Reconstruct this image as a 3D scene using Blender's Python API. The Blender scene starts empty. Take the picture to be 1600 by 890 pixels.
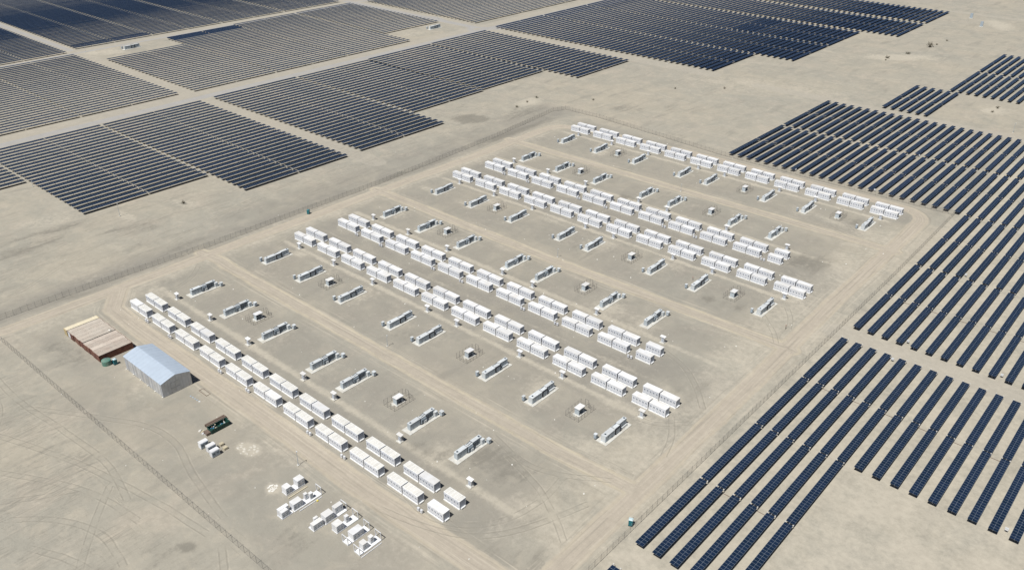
import bpy, math, random
import numpy as np
from mathutils import Matrix, Vector
random.seed(7); rng = np.random.default_rng(7)
R = math.radians
S = bpy.context.scene
COL = S.collection

# ------------------------------------------------------------------ camera, sky, sun, exposure
CAM_H = 166.0; F_PX = 1322.45; PITCH = R(28.9708); ROLL = R(0.1778); YAW = R(41.3503)
cd = bpy.data.cameras.new('camera'); cam = bpy.data.objects.new('camera', cd); COL.objects.link(cam)
cd.sensor_width = 36.0; cd.lens = F_PX/1600*36.0; cd.clip_start = 1.0; cd.clip_end = 30000
cam.matrix_world = Matrix.Translation((0, 0, CAM_H)) @ Matrix.Rotation(YAW, 4, 'Z') @ Matrix.Rotation(math.pi/2-PITCH, 4, 'X') @ Matrix.Rotation(ROLL, 4, 'Z')
S.camera = cam
SUN_EL = R(62); SUN_AZ = R(177)          # azimuth clockwise from +Y: the sun stands over -Y, a touch to +X
w = bpy.data.worlds.new('World'); S.world = w; w.use_nodes = True
wn = w.node_tree.nodes; wl = w.node_tree.links; wn.clear()
wo = wn.new('ShaderNodeOutputWorld'); wb = wn.new('ShaderNodeBackground'); ws = wn.new('ShaderNodeTexSky')
ws.sky_type = 'NISHITA'; ws.sun_disc = False; ws.sun_elevation = SUN_EL; ws.sun_rotation = SUN_AZ
ws.altitude = 2000; ws.air_density = 0.75; ws.dust_density = 0.3; ws.ozone_density = 2.0
wb.inputs['Strength'].default_value = 0.05
wl.new(ws.outputs[0], wb.inputs[0]); wl.new(wb.outputs[0], wo.inputs[0])
sd = bpy.data.lights.new('sun', 'SUN'); sun = bpy.data.objects.new('sun', sd); COL.objects.link(sun)
sd.energy = 5.0; sd.angle = R(0.53); sd.color = (1.0, 0.98, 0.945)
sv = Vector((math.sin(SUN_AZ)*math.cos(SUN_EL), math.cos(SUN_AZ)*math.cos(SUN_EL), math.sin(SUN_EL)))
sun.rotation_euler = sv.to_track_quat('Z', 'Y').to_euler()
sun.location = (-200, 0, 300)
S.view_settings.view_transform = 'Standard'; S.view_settings.look = 'None'
S.view_settings.exposure = -0.1; S.view_settings.gamma = 1.0; S.view_settings.use_curve_mapping = False

# ------------------------------------------------------------------ helpers
def project(P):
    q = np.array([P[0], P[1], P[2]-CAM_H]); c, s = math.cos(-YAW), math.sin(-YAW)
    q = np.array([c*q[0]-s*q[1], s*q[0]+c*q[1], q[2]])
    y = q[1]*math.sin(PITCH)+q[2]*math.cos(PITCH); d = q[1]*math.cos(PITCH)-q[2]*math.sin(PITCH)
    if d < 1: return None
    return 800+F_PX*q[0]/d, 445-F_PX*y/d, d

class MB:
    """collects boxes, bars and tubes into one mesh"""
    def __init__(self): self.v = []; self.f = []; self.m = []
    def box(self, x0, x1, y0, y1, z0, z1, m=0):
        b = len(self.v)
        self.v += [(x0,y0,z0),(x1,y0,z0),(x1,y1,z0),(x0,y1,z0),(x0,y0,z1),(x1,y0,z1),(x1,y1,z1),(x0,y1,z1)]
        self.f += [(b,b+3,b+2,b+1),(b+4,b+5,b+6,b+7),(b,b+1,b+5,b+4),(b+1,b+2,b+6,b+5),(b+2,b+3,b+7,b+6),(b+3,b,b+4,b+7)]
        self.m += [m]*6; return self
    def quad(self, pts, m=0):
        b = len(self.v); self.v += pts; self.f.append(tuple(range(b, b+len(pts)))); self.m.append(m); return self
    def tube(self, p0, p1, r0, r1=None, n=8, m=0, cap=True):
        r1 = r0 if r1 is None else r1
        p0 = Vector(p0); p1 = Vector(p1); d = (p1-p0).normalized()
        a = d.orthogonal().normalized(); c = d.cross(a); b = len(self.v)
        for p, r in ((p0, r0), (p1, r1)):
            for k in range(n):
                t = 2*math.pi*k/n; q = p + a*(math.cos(t)*r) + c*(math.sin(t)*r); self.v.append(tuple(q))
        for k in range(n):
            self.f.append((b+k, b+(k+1) % n, b+n+(k+1) % n, b+n+k)); self.m.append(m)
        if cap:
            self.f.append(tuple(b+n+k for k in range(n))); self.m.append(m)
            self.f.append(tuple(b+n-1-k for k in range(n))); self.m.append(m)
        return self
    def bar(self, p0, p1, t, m=0): return self.tube(p0, p1, t*0.707, n=4, m=m)
    def mesh(self, name, *mats):
        me = bpy.data.meshes.new(name); me.from_pydata(self.v, [], self.f)
        for x in mats: me.materials.append(x)
        if len(mats) > 1: me.polygons.foreach_set('material_index', self.m)
        me.validate(); me.update(); return me

def box_mesh(name, mat, *b):
    m = MB(); m.box(*b); return m.mesh(name, mat)

def link(name, data, parent=None, loc=(0, 0, 0), rz=0.0):
    o = bpy.data.objects.new(name, data); COL.objects.link(o); o.parent = parent; o.location = loc
    if rz: o.rotation_euler[2] = rz
    return o
def tag(o, label=None, cat=None, group=None, kind=None):
    if label: o['label'] = label
    if cat: o['category'] = cat
    if group: o['group'] = group
    if kind: o['kind'] = kind
    return o
def thing(name, label, cat, loc, group=None, rz=0.0):
    o = link(name, None, None, loc, rz); o.empty_display_size = 0.5
    return tag(o, label, cat, group)
def inst(tmpl, root):
    """build a thing's parts (and their sub-parts) from a shared template"""
    for name, me, loc, subs in tmpl:
        p = link(name, me, root, loc)
        if name in ('dark_seams', 'conduit', 'canopy_posts', 'roof_posts', 'legs'): p['kind'] = 'stuff'
        for sn, sm, sl in subs: link(sn, sm, p, sl)
ORD = ['zeroth','first','second','third','fourth','fifth','sixth','seventh','eighth','ninth','tenth','eleventh','twelfth','thirteenth','fourteenth','fifteenth','sixteenth','seventeenth','eighteenth','nineteenth','twentieth']
def ordn(n):
    if n <= 20: return ORD[n]
    T = {2:'twenty',3:'thirty',4:'forty',5:'fifty',6:'sixty'}; t, u = divmod(n, 10)
    return (T[t]+'-'+ORD[u]) if u else {2:'twentieth',3:'thirtieth',4:'fortieth',5:'fiftieth',6:'sixtieth'}[t]

# ------------------------------------------------------------------ materials
def nodes(name):
    m = bpy.data.materials.new(name); m.use_nodes = True; nt = m.node_tree
    return m, nt, nt.nodes, nt.links, nt.nodes['Principled BSDF']
def mat(name, col, rough=0.6, metal=0.0, var=0.12, scale=1.5, bump=0.0, spec=0.4, dirt=None, dirt_amt=0.4, rnd=0.0):
    """painted / mineral surface with uneven tone and optional dust"""
    m, nt, N, L, B = nodes(name)
    tc = N.new('ShaderNodeNewGeometry')
    n1 = N.new('ShaderNodeTexNoise'); n1.inputs['Scale'].default_value = scale; n1.inputs['Detail'].default_value = 5
    L.new(tc.outputs['Position'], n1.inputs['Vector'])
    mr = N.new('ShaderNodeMapRange'); mr.inputs['From Min'].default_value = 0.3; mr.inputs['From Max'].default_value = 0.7
    mr.inputs['To Min'].default_value = 1-var; mr.inputs['To Max'].default_value = 1+var*0.6
    L.new(n1.outputs[0], mr.inputs['Value'])
    vm = N.new('ShaderNodeVectorMath'); vm.operation = 'SCALE'; vm.inputs[0].default_value = col
    if rnd:          # each piece a slightly different tone
        oi = N.new('ShaderNodeObjectInfo'); m3 = N.new('ShaderNodeMapRange'); m3.inputs['To Min'].default_value = 1-rnd; m3.inputs['To Max'].default_value = 1+rnd*0.35
        L.new(oi.outputs['Random'], m3.inputs['Value']); mu = N.new('ShaderNodeMath'); mu.operation = 'MULTIPLY'
        L.new(mr.outputs[0], mu.inputs[0]); L.new(m3.outputs[0], mu.inputs[1]); L.new(mu.outputs[0], vm.inputs['Scale'])
    else: L.new(mr.outputs[0], vm.inputs['Scale'])
    out = vm.outputs[0]
    if dirt:
        n2 = N.new('ShaderNodeTexNoise'); n2.inputs['Scale'].default_value = scale*0.35; n2.inputs['Detail'].default_value = 6
        L.new(tc.outputs['Position'], n2.inputs['Vector'])
        m2 = N.new('ShaderNodeMapRange'); m2.inputs['From Min'].default_value = 0.4; m2.inputs['From Max'].default_value = 0.68
        m2.inputs['To Max'].default_value = dirt_amt; L.new(n2.outputs[0], m2.inputs['Value'])
        mx = N.new('ShaderNodeMix'); mx.data_type = 'RGBA'; mx.inputs[7].default_value = (*dirt, 1)
        L.new(m2.outputs[0], mx.inputs[0]); L.new(out, mx.inputs[6]); out = mx.outputs[2]
    L.new(out, B.inputs['Base Color'])
    B.inputs['Roughness'].default_value = rough; B.inputs['Metallic'].default_value = metal
    B.inputs['Specular IOR Level'].default_value = spec
    if bump:
        bp = N.new('ShaderNodeBump'); bp.inputs['Strength'].default_value = bump; bp.inputs['Distance'].default_value = 0.05
        L.new(n1.outputs[0], bp.inputs['Height']); L.new(bp.outputs[0], B.inputs['Normal'])
    return m
DUST = (0.42, 0.37, 0.29)
M = {}
M['white'] = mat('white_paint', (0.80, 0.81, 0.83), 0.45, var=0.06, dirt=DUST, dirt_amt=0.2, rnd=0.12)
M['roof_white'] = mat('white_roof_paint', (0.82, 0.82, 0.82), 0.5, var=0.07, scale=0.8, dirt=(0.6, 0.55, 0.45), dirt_amt=0.4, rnd=0.14)
M['roof_dusty'] = mat('dusty_roof', (0.71, 0.69, 0.63), 0.75, var=0.10, scale=2.2, dirt=(0.80, 0.79, 0.76), dirt_amt=0.5, rnd=0.12)
M['roof_edge'] = mat('roof_edge_white', (0.86, 0.86, 0.84), 0.6, var=0.08)
M['door'] = mat('door_white', (0.74, 0.76, 0.80), 0.4, var=0.05, dirt=DUST, dirt_amt=0.10)
M['vent'] = mat('vent_dark', (0.20, 0.225, 0.27), 0.5, var=0.2)
M['vent_grey'] = mat('vent_grey', (0.50, 0.54, 0.60), 0.5, var=0.15)
M['shadowgap'] = mat('rubber_black', (0.025, 0.025, 0.028), 0.8, var=0.2)
M['concrete'] = mat('concrete', (0.64, 0.63, 0.58), 0.85, var=0.10, scale=1.2, bump=0.2, dirt=DUST, dirt_amt=0.5)
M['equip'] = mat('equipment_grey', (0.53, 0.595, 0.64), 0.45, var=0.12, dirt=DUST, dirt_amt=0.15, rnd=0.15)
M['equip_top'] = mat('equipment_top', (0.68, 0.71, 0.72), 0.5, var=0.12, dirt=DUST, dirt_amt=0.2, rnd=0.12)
M['equip_dark'] = mat('equipment_dark', (0.14, 0.17, 0.20), 0.5, var=0.2)
M['equip_mid'] = mat('equipment_mid', (0.38, 0.44, 0.49), 0.5, var=0.15)
M['steel'] = mat('galvanised_steel', (0.48, 0.49, 0.50), 0.5, metal=0.5, var=0.15)
M['post'] = mat('fence_post', (0.22, 0.21, 0.20), 0.6, var=0.2)
M['alu'] = mat('aluminium_frame', (0.235, 0.275, 0.32), 0.45, metal=0.1, var=0.05)
M['back'] = mat('panel_back_shade', (0.03, 0.03, 0.034), 0.6, var=0.1)  # backs and frame sides coloured near black to deepen the shadow under the tables
M['rust'] = mat('rusty_red_paint', (0.17, 0.062, 0.045), 0.7, rnd=0.3, var=0.35, scale=1.2, dirt=(0.30, 0.16, 0.10), dirt_amt=0.5)
M['rust_roof'] = mat('faded_container_roof', (0.56, 0.49, 0.415), 0.8, rnd=0.2, var=0.12, scale=0.9, dirt=(0.40, 0.31, 0.25), dirt_amt=0.45)
M['sand_roof'] = mat('sandy_container_roof', (0.58, 0.52, 0.44), 0.8, rnd=0.2, var=0.12, scale=0.9, dirt=(0.44, 0.36, 0.29), dirt_amt=0.4)
M['yellow'] = mat('yellow_container', (0.58, 0.44, 0.20), 0.7, var=0.12, dirt=DUST, dirt_amt=0.4)
M['yellow_roof'] = mat('yellow_container_roof', (0.74, 0.66, 0.48), 0.75, var=0.10, dirt=(0.6, 0.53, 0.42), dirt_amt=0.4)
M['shed_roof'] = mat('blue_grey_roof_sheet', (0.54, 0.62, 0.71), 0.38, rnd=0.025, metal=0.15, var=0.05, scale=0.6, spec=0.5)
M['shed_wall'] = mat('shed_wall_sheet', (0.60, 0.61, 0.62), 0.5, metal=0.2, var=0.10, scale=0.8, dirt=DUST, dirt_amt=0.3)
M['shed_wall_shade'] = mat('shed_wall_sheet_shade', (0.47, 0.49, 0.52), 0.5, metal=0.2, var=0.10, scale=0.8, dirt=DUST, dirt_amt=0.3)  # darker copy of the wall sheet: shaded stripes of the ribs put into colour
M['tank'] = mat('green_tank', (0.10, 0.24, 0.19), 0.5, var=0.15, dirt=DUST, dirt_amt=0.35)
M['teal'] = mat('teal_plastic', (0.015, 0.16, 0.19), 0.4, var=0.1)
M['pale_blue'] = mat('pale_blue_plastic', (0.55, 0.68, 0.70), 0.5, var=0.1)
M['green'] = mat('dark_green_paint', (0.02, 0.075, 0.06), 0.5, var=0.2)
M['timber'] = mat('brown_timber', (0.19, 0.14, 0.11), 0.8, var=0.25, scale=3)
M['pale_timber'] = mat('pale_timber', (0.62, 0.55, 0.40), 0.8, var=0.15, scale=3)
M['yellow_mark'] = mat('yellow_marker', (0.75, 0.62, 0.12), 0.6, var=0.1)
M['stone'] = mat('white_stone', (0.78, 0.76, 0.70), 0.9, var=0.15, scale=4)
M['brush'] = mat('dry_brush', (0.10, 0.085, 0.055), 0.9, var=0.4, scale=6)
M['bracket'] = mat('bracket_zinc', (0.62, 0.60, 0.55), 0.6, var=0.1)
M['end'] = mat('end_shade_grey', (0.40, 0.44, 0.51), 0.45, var=0.08)  # shade of the end face put into the colour, darker than the white body
M['rubble'] = mat('chalky_rubble', (0.64, 0.61, 0.53), 0.95, var=0.25, scale=1.5, dirt=DUST, dirt_amt=0.7)
M['red'] = mat('red_marker', (0.32, 0.07, 0.05), 0.6, var=0.1)
M['blue'] = mat('blue_plastic', (0.10, 0.32, 0.55), 0.5, var=0.1)

def pv_mat(name, lines):
    m, nt, N, L, B = nodes(name)
    g = N.new('ShaderNodeNewGeometry'); oi = N.new('ShaderNodeObjectInfo')
    n = N.new('ShaderNodeTexNoise'); n.inputs['Scale'].default_value = 0.02; n.inputs['Detail'].default_value = 3
    L.new(g.outputs['Position'], n.inputs['Vector'])
    ad = N.new('ShaderNodeMath'); ad.operation = 'MULTIPLY_ADD'; ad.inputs[1].default_value = 0.5
    L.new(oi.outputs['Random'], ad.inputs[0]); L.new(n.outputs[0], ad.inputs[2])
    cr = N.new('ShaderNodeMix'); cr.data_type = 'RGBA'
    cr.inputs[6].default_value = (0.006, 0.016, 0.031, 1); cr.inputs[7].default_value = (0.013, 0.026, 0.057, 1)
    L.new(ad.outputs[0], cr.inputs[0]); out = cr.outputs[2]
    if lines:      # module frames, too fine to build beyond a few hundred metres
        sx = N.new('ShaderNodeSeparateXYZ'); L.new(g.outputs['Position'], sx.inputs[0])
        fr = N.new('ShaderNodeMath'); fr.operation = 'MULTIPLY'; fr.inputs[1].default_value = 1/1.164; L.new(sx.outputs['Y'], fr.inputs[0])
        f2 = N.new('ShaderNodeMath'); f2.operation = 'FRACT'; L.new(fr.outputs[0], f2.inputs[0])
        lt = N.new('ShaderNodeMath'); lt.operation = 'LESS_THAN'; lt.inputs[1].default_value = 0.10; L.new(f2.outputs[0], lt.inputs[0])
        mx = N.new('ShaderNodeMix'); mx.data_type = 'RGBA'; mx.inputs[7].default_value = (0.16, 0.19, 0.23, 1)
        L.new(lt.outputs[0], mx.inputs[0]); L.new(out, mx.inputs[6]); out = mx.outputs[2]
    L.new(out, B.inputs['Base Color']); B.inputs['Roughness'].default_value = 0.16
    B.inputs['IOR'].default_value = 1.45; B.inputs['Specular IOR Level'].default_value = 0.5
    return m
M['pv'] = pv_mat('photovoltaic_glass', False)
M['pv_far'] = pv_mat('photovoltaic_glass_far', True)

def mesh_mat(name, alpha, col):
    m, nt, N, L, B = nodes(name)
    B.inputs['Base Color'].default_value = (*col, 1); B.inputs['Roughness'].default_value = 0.6
    g = N.new('ShaderNodeNewGeometry'); n = N.new('ShaderNodeTexNoise'); n.inputs['Scale'].default_value = 0.6; n.inputs['Detail'].default_value = 3
    L.new(g.outputs['Position'], n.inputs['Vector'])
    mr = N.new('ShaderNodeMapRange'); mr.inputs['To Min'].default_value = alpha*0.5; mr.inputs['To Max'].default_value = alpha*1.5
    L.new(n.outputs[0], mr.inputs['Value'])
    t = N.new('ShaderNodeBsdfTransparent'); mx = N.new('ShaderNodeMixShader'); L.new(mr.outputs[0], mx.inputs[0])
    L.new(t.outputs[0], mx.inputs[1]); L.new(B.outputs[0], mx.inputs[2])
    L.new(mx.outputs[0], N['Material Output'].inputs['Surface'])
    return m
M['chain_thin'] = mesh_mat('light_wire_mesh', 0.05, (0.20, 0.19, 0.175))
M['chain_south'] = mesh_mat('worn_wire_mesh', 0.075, (0.22, 0.21, 0.19))
M['chain'] = mesh_mat('chain_link_mesh', 0.16, (0.20, 0.19, 0.175))

# ------------------------------------------------------------------ ground sheet (one mesh, dirt roads and stains as soil attributes)
def lines(*segs):
    out = []
    for a, b, st in segs: out += list(np.arange(a, b, st))
    return np.array(out)
gx = lines((-14000,-2000,1500),(-2000,-1100,100),(-1100,-345,4.0),(-345,-80,1.0),(-80,60,2.0),(60,400,40),(400,2000,200),(2000,14001,1500))
gy = lines((-14000,-1000,1500),(-1000,-100,100),(-100,40,4.0),(40,430,1.0),(430,1100,4.0),(1100,2000,60),(2000,14001,1500))
GX, GY = np.meshgrid(gx, gy); px = GX.ravel(); py = GY.ravel(); nv = px.size

def polydist(pts, closed=False):
    """signed distance (sign = side) to a polyline"""
    best = np.full(nv, 1e9); sgn = np.ones(nv)
    for (x0, y0), (x1, y1) in zip(pts[:-1], pts[1:]):
        dx, dy = x1-x0, y1-y0; l2 = dx*dx+dy*dy
        t = np.clip(((px-x0)*dx+(py-y0)*dy)/l2, 0, 1)
        d = np.hypot(px-(x0+t*dx), py-(y0+t*dy)); s = np.sign((px-x0)*dy-(py-y0)*dx)
        u = d < best; best[u] = d[u]; sgn[u] = s[u]
    return best*np.where(sgn == 0, 1, sgn)
def arc(cx, cy, r, a0, a1, n=9):
    return [(cx+r*math.cos(R(a0+(a1-a0)*k/n)), cy+r*math.sin(R(a0+(a1-a0)*k/n))) for k in range(n+1)]
# dirt tracks: (points, width)
roads = [
 ([(-318,157),(-306,158.5)]+[(-296,157.8),(-200,157.2),(-120,157),(-93,158.5)], 6.4),
 ([(-316,254),(-296,254),(-200,253),(-92,255.5)], 6.6),
 ([(-316,356),(-295,356),(-200,357),(-93,359)], 6.6),
 ([(-330,30),(-314,75),(-313.5,180),(-312,300),(-312,376)]+arc(-298,384,14,180,95)+[(-285,402),(-215,408),(-140,409.5),(-112,409.5)]+arc(-108,397,12.5,90,0)+[(-95,380),(-95,300),(-93,230),(-91.5,120),(-91,40)], 7.0),
 ([(-313,118),(-300,109),(-281,108.2),(-200,108.6),(-150,108.2),(-105,109.5),(-60,110)], 8.0),
]
lanes = [  # graded lanes in the solar fields: (points, width)
 ([(-1100,279),(-345,279.3)], 9.0), ([(-84,278.5),(200,278.5)], 9.5),
 ([(-531,-50),(-531,1100)], 18.0), ([(-712,-50),(-712,1100)], 12.0),
 ([(-1100,562),(-300,562)], 13.0), ([(-240,926),(100,926)], 6.0), ([(-260,558.5),(100,558.5)], 8.5),
]
inner = np.zeros(nv); gravel = np.zeros(nv)
road_d = np.full(nv, 1e3); road_w = np.full(nv, 7.0); bestrel = np.full(nv, 1e9)
for ri, (pts, wd) in enumerate(roads):
    d = polydist(pts); rel = np.abs(d)-wd/2; u = rel < bestrel
    bestrel[u] = rel[u]; road_d[u] = d[u]; inner[u] = 1.0 if ri < 3 else 0.0
lane = np.zeros(nv)
for pts, wd in lanes:
    d = np.abs(polydist(pts)); lane = np.maximum(lane, np.clip(1-(d-wd/2)/2.5, 0, 1))
for pts, wd in [([(-525,-50),(-526,1100)], 5.5), ([(-1100,280),(-720,280)], 3), ([(-707.5,-50),(-708,1100)], 4.5), ([(-720,561),(-545,559),(-520,566),(-514,600),(-514,900)], 5.5), ([(-600,565),(-545,559),(-530,548)], 4)]:
    d = np.abs(polydist(pts)); gravel = np.maximum(gravel, np.clip(1-(d-wd/2)/1.5, 0, 1))
# wheel-rut curves
ruts = [
 [(-262,60),(-240,73),(-222,83),(-207,84),(-192,79),(-170,76)], [(-300,62),(-270,60),(-238,64),(-214,66),(-196,62)],
 [(-292,52),(-275,57),(-262,54),(-252,46)], [(-264,44),(-246,52),(-222,60),(-196,66),(-168,70)],
 [(-240,40),(-222,50),(-205,58),(-186,60)], [(-214,36),(-204,46),(-190,52),(-174,50)], [(-206,62),(-190,48),(-176,38)],
 [(-180,30),(-172,46),(-160,58),(-146,66)], [(-230,30),(-218,42),(-210,56)], [(-160,40),(-158,52),(-150,60),(-138,64)],
 [(-146,50),(-150,64),(-162,70)], [(-200,36),(-182,44),(-166,44),(-150,42)],
 [(-150,118),(-132,112),(-120,116),(-112,126),(-110,140),(-112,150)], [(-142,106),(-126,110),(-114,116),(-106,128),(-100,146)],
 [(-130,146),(-115,142),(-104,136),(-96,130)], [(-140,150),(-124,146),(-112,150),(-100,158)],
 [(-104,195),(-98,186),(-95,176)], [(-128,226),(-116,222),(-106,214),(-98,204)], [(-112,186),(-104,188),(-97,196)],
 [(-116,276),(-108,268),(-102,262),(-98,256)], [(-108,284),(-102,276),(-99,268)], [(-128,322),(-114,330),(-104,340),(-97,350)],
 [(-112,300),(-104,306),(-98,314)], [(-120,372),(-112,364),(-106,368),(-100,376)], [(-126,366),(-116,360),(-104,360)],
 [(-300,118),(-296,130),(-300,142),(-308,150)], [(-306,202),(-300,188),(-296,176),(-302,166)], [(-305,300),(-298,306),(-290,300)],
 [(-330,210),(-345,240),(-352,280),(-345,330)], [(-335,150),(-350,190),(-356,240)], [(-340,90),(-360,130),(-364,170)],
]
rut = [np.full(nv, 1e3) for _ in range(3)]
for ri, pts in enumerate(ruts):
    P = np.array(pts, float)          # smooth the curve
    for _ in range(2):
        Q = np.empty((2*len(P)-2, 2)); Q[0::2] = .75*P[:-1]+.25*P[1:]; Q[1::2] = .25*P[:-1]+.75*P[1:]; P = np.vstack([P[:1], Q, P[-1:]])
    d = polydist([tuple(p) for p in P])
    for e, f in ((P[0], P[1]), (P[-1], P[-2])):      # open ends: no mark beyond the last wheel print
        dv = (f-e)/np.hypot(*(f-e)); d[((px-e[0])*dv[0]+(py-e[1])*dv[1] < 0) & (np.hypot(px-e[0], py-e[1]) < 6)] = 1e3
    u = np.abs(d) < np.abs(rut[ri % 3]); rut[ri % 3][u] = d[u]
def ell(cx, cy, rx, ry, rot=0, soft=0.6):
    c, s = math.cos(R(rot)), math.sin(R(rot)); X = (px-cx)*c+(py-cy)*s; Y = -(px-cx)*s+(py-cy)*c
    r = np.hypot(X/rx, Y/ry); return np.clip((1.0+soft-r)/(2*soft), 0, 1)
def rect(x0, x1, y0, y1, soft=3.0):
    d = np.maximum(np.maximum(x0-px, px-x1), np.maximum(y0-py, py-y1)); return np.clip(0.5-d/(2*soft), 0, 1)
grey = np.zeros(nv)
for x0, x1, y0, y1, a in [(-302,-102,111,131,.75),(-304,-98,183,226,.9),(-304,-98,284,326,.9),(-304,-96,386,413,.7),(-308,-112,128,152,.6),(-308,-112,162,186,.6),(-308,-112,226,249,.6),(-308,-112,258,286,.6),(-308,-112,326,352,.6),(-308,-112,362,388,.55),
        (-302,-262,78,104,.55),(-260,-228,70,92,.5),(-240,-120,76,104,.4),(-333,-318,60,424,.9),(-345,-330,180,424,.6)]:
    grey = np.maximum(grey, a*rect(x0, x1, y0, y1, 5))
dark = np.zeros(nv)
for c in [(-360,369,11,8,40,1.25),(-118,325,12,9,20,.7),(-345,398,9,20,0,.5),(-109,212,16,10,10,.35),(-130,142,14,7,0,.6),(-150,131,10,4,20,.6),(-282,84,16,6,10,.45),(-340,150,14,18,20,.4),(-366,150,18,8,60,.5),(-385,118,10,26,15,.55),(-100,118,12,6,30,.5),(-112,130,8,6,0,.5),(-200,172,9,6,0,.4),(-252,128,10,4,0,.3),(-322,110,5,20,0,.4),(-300,452,14,7,30,.5),(-282,470,10,8,0,.4),(-250,430,12,6,0,.3),(-258,480,8,6,0,.35),
          (-218,36,10,6,30,.3),(-200,46,8,5,20,.3),(-172,58,7,5,30,.4),(-236,56,12,4,20,.3),(-150,84,8,4,0,.4),(-124,86,7,3,0,.5),(-168,64,3,2,30,.9),(-372,180,2.2,1.4,0,1.0),(-320,290,4,30,0,.6),(-322,370,4,34,0,.7),(-306,112,8,5,0,.5),(-190,28,14,5,10,.3),
          (-120,378,7,5,0,.5),(-133,268,4,3,0,.6),(-120,270,4,3,0,.5),(-196,270,8,5,0,.3),(-214,330,6,3,0,.6),(-330,400,8,14,20,.4)]:
    dark = np.maximum(dark, c[5]*ell(*c[:5]))
pale = np.zeros(nv)
for c in [(-190,96.4,3.6,2.2,10,1.1),(-215,708,30,9,40,.8),(-60,212,16,9,25,.55),(-35,196,18,8,20,.6),(-10,196,10,6,0,.6),(-119,607,7,10,0,.7),(-190,890,10,22,30,.8),(-355,420,6,10,0,.8),(-690,300,12,14,0,.5),(-700,288,8,6,0,.8),(-560,505,14,16,0,.35),(-372,180,7,3.5,20,.6),
          (-170,91.5,2.2,2.0,0,1.0),(-380,154,8,3,0,.5),(-400,128,8,10,0,.5),(-284,186,5,3,20,.6),(-115,165,8,4,0,.6),(-145,133,5,5,0,.6),(-110,205,9,3,-20,.6),(-300,126,9,3,-20,.5),(-120,188,6,3,10,.6),(-225,284,10,2.5,0,.5),(-240,86,8,5,0,.3),(-106,291,6,6,0,.5),
          (-250,560,60,20,20,.3),(-160,480,50,16,30,.3),(-268,272,8,3,0,.5),(-296,272,8,3,0,.5),(-150,300,9,2,0,.4),(-128,372,9,3,-10,.5)]:
    pale = np.maximum(pale, c[5]*ell(*c[:5]))
pale = np.maximum(pale, 0.5*rect(-86, 400, 100, 560, 3))
for x0, x1, y0, y1, a, sf in [(-114,-84,112,385,.42,8),(-319,-303,76,405,.36,5)]+[(-302,-106,y,y+2.2,.8,1.2) for y in (128.2,186.8,228.3,286.8,328.2,387.2)]+[(-302,-110,y,y+1.5,.4,1) for y in (206,306)]+[(-290,-120,101,104,.3,3)]:
    pale = np.maximum(pale, a*rect(x0, x1, y0, y1, sf))
for kx, ky in [(x+2, y+7) for y in (133,233,333) for x in (-288.8,-265,-240,-211.4,-195,-162.3,-142)]+[(x+2, y+7) for y in (168.8,268.9,370.4) for x in (-290.6,-267,-241.1,-212.3,-196.5,-164.1,-143.4,-114.5)]:
    pale = np.maximum(pale, rng.uniform(.15, .55)*ell(kx+rng.uniform(-2, 2), ky+rng.uniform(-4, 4), rng.uniform(4, 7), rng.uniform(6, 10), rng.uniform(-20, 20)))
streak = np.maximum(rect(-330,-205,0,68,6), np.maximum(rect(-235,-140,0,60,8), 0.75*rect(-400,-325,60,400,12)))
gm = bpy.data.meshes.new('ground'); nX, nY = len(gx), len(gy)
# shallow windrows along the track edges
zz = 0.10*np.exp(-((bestrel-0.3)/0.8)**2)
near_obj = rect(-304,-98,112,413,1); zz = zz*(1-0.0*near_obj)
gm.vertices.add(nv); gm.vertices.foreach_set('co', np.stack([px, py, zz], 1).astype(np.float32).ravel())
ii, jj = np.meshgrid(np.arange(nX-1), np.arange(nY-1)); a = (jj*nX+ii).ravel()
fc = np.stack([a, a+1, a+1+nX, a+nX], 1).astype(np.int32)
gm.loops.add(fc.size); gm.loops.foreach_set('vertex_index', fc.ravel())
gm.polygons.add(len(fc)); gm.polygons.foreach_set('loop_start', np.arange(0, fc.size, 4, dtype=np.int32))
gm.update()
for nm, arr in (('road_edge', bestrel), ('road_d', road_d), ('rut_a', rut[0]), ('rut_b', rut[1]), ('rut_c', rut[2]), ('grey', grey), ('dark', dark), ('pale', pale), ('lane', lane), ('streak', streak), ('inner', inner), ('gravel', gravel)):
    at = gm.attributes.new(nm, 'FLOAT', 'POINT'); at.data.foreach_set('value', np.clip(arr, -1000, 1000).astype(np.float32))
gm.polygons.foreach_set('use_smooth', np.ones(len(fc), dtype=bool))

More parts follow.
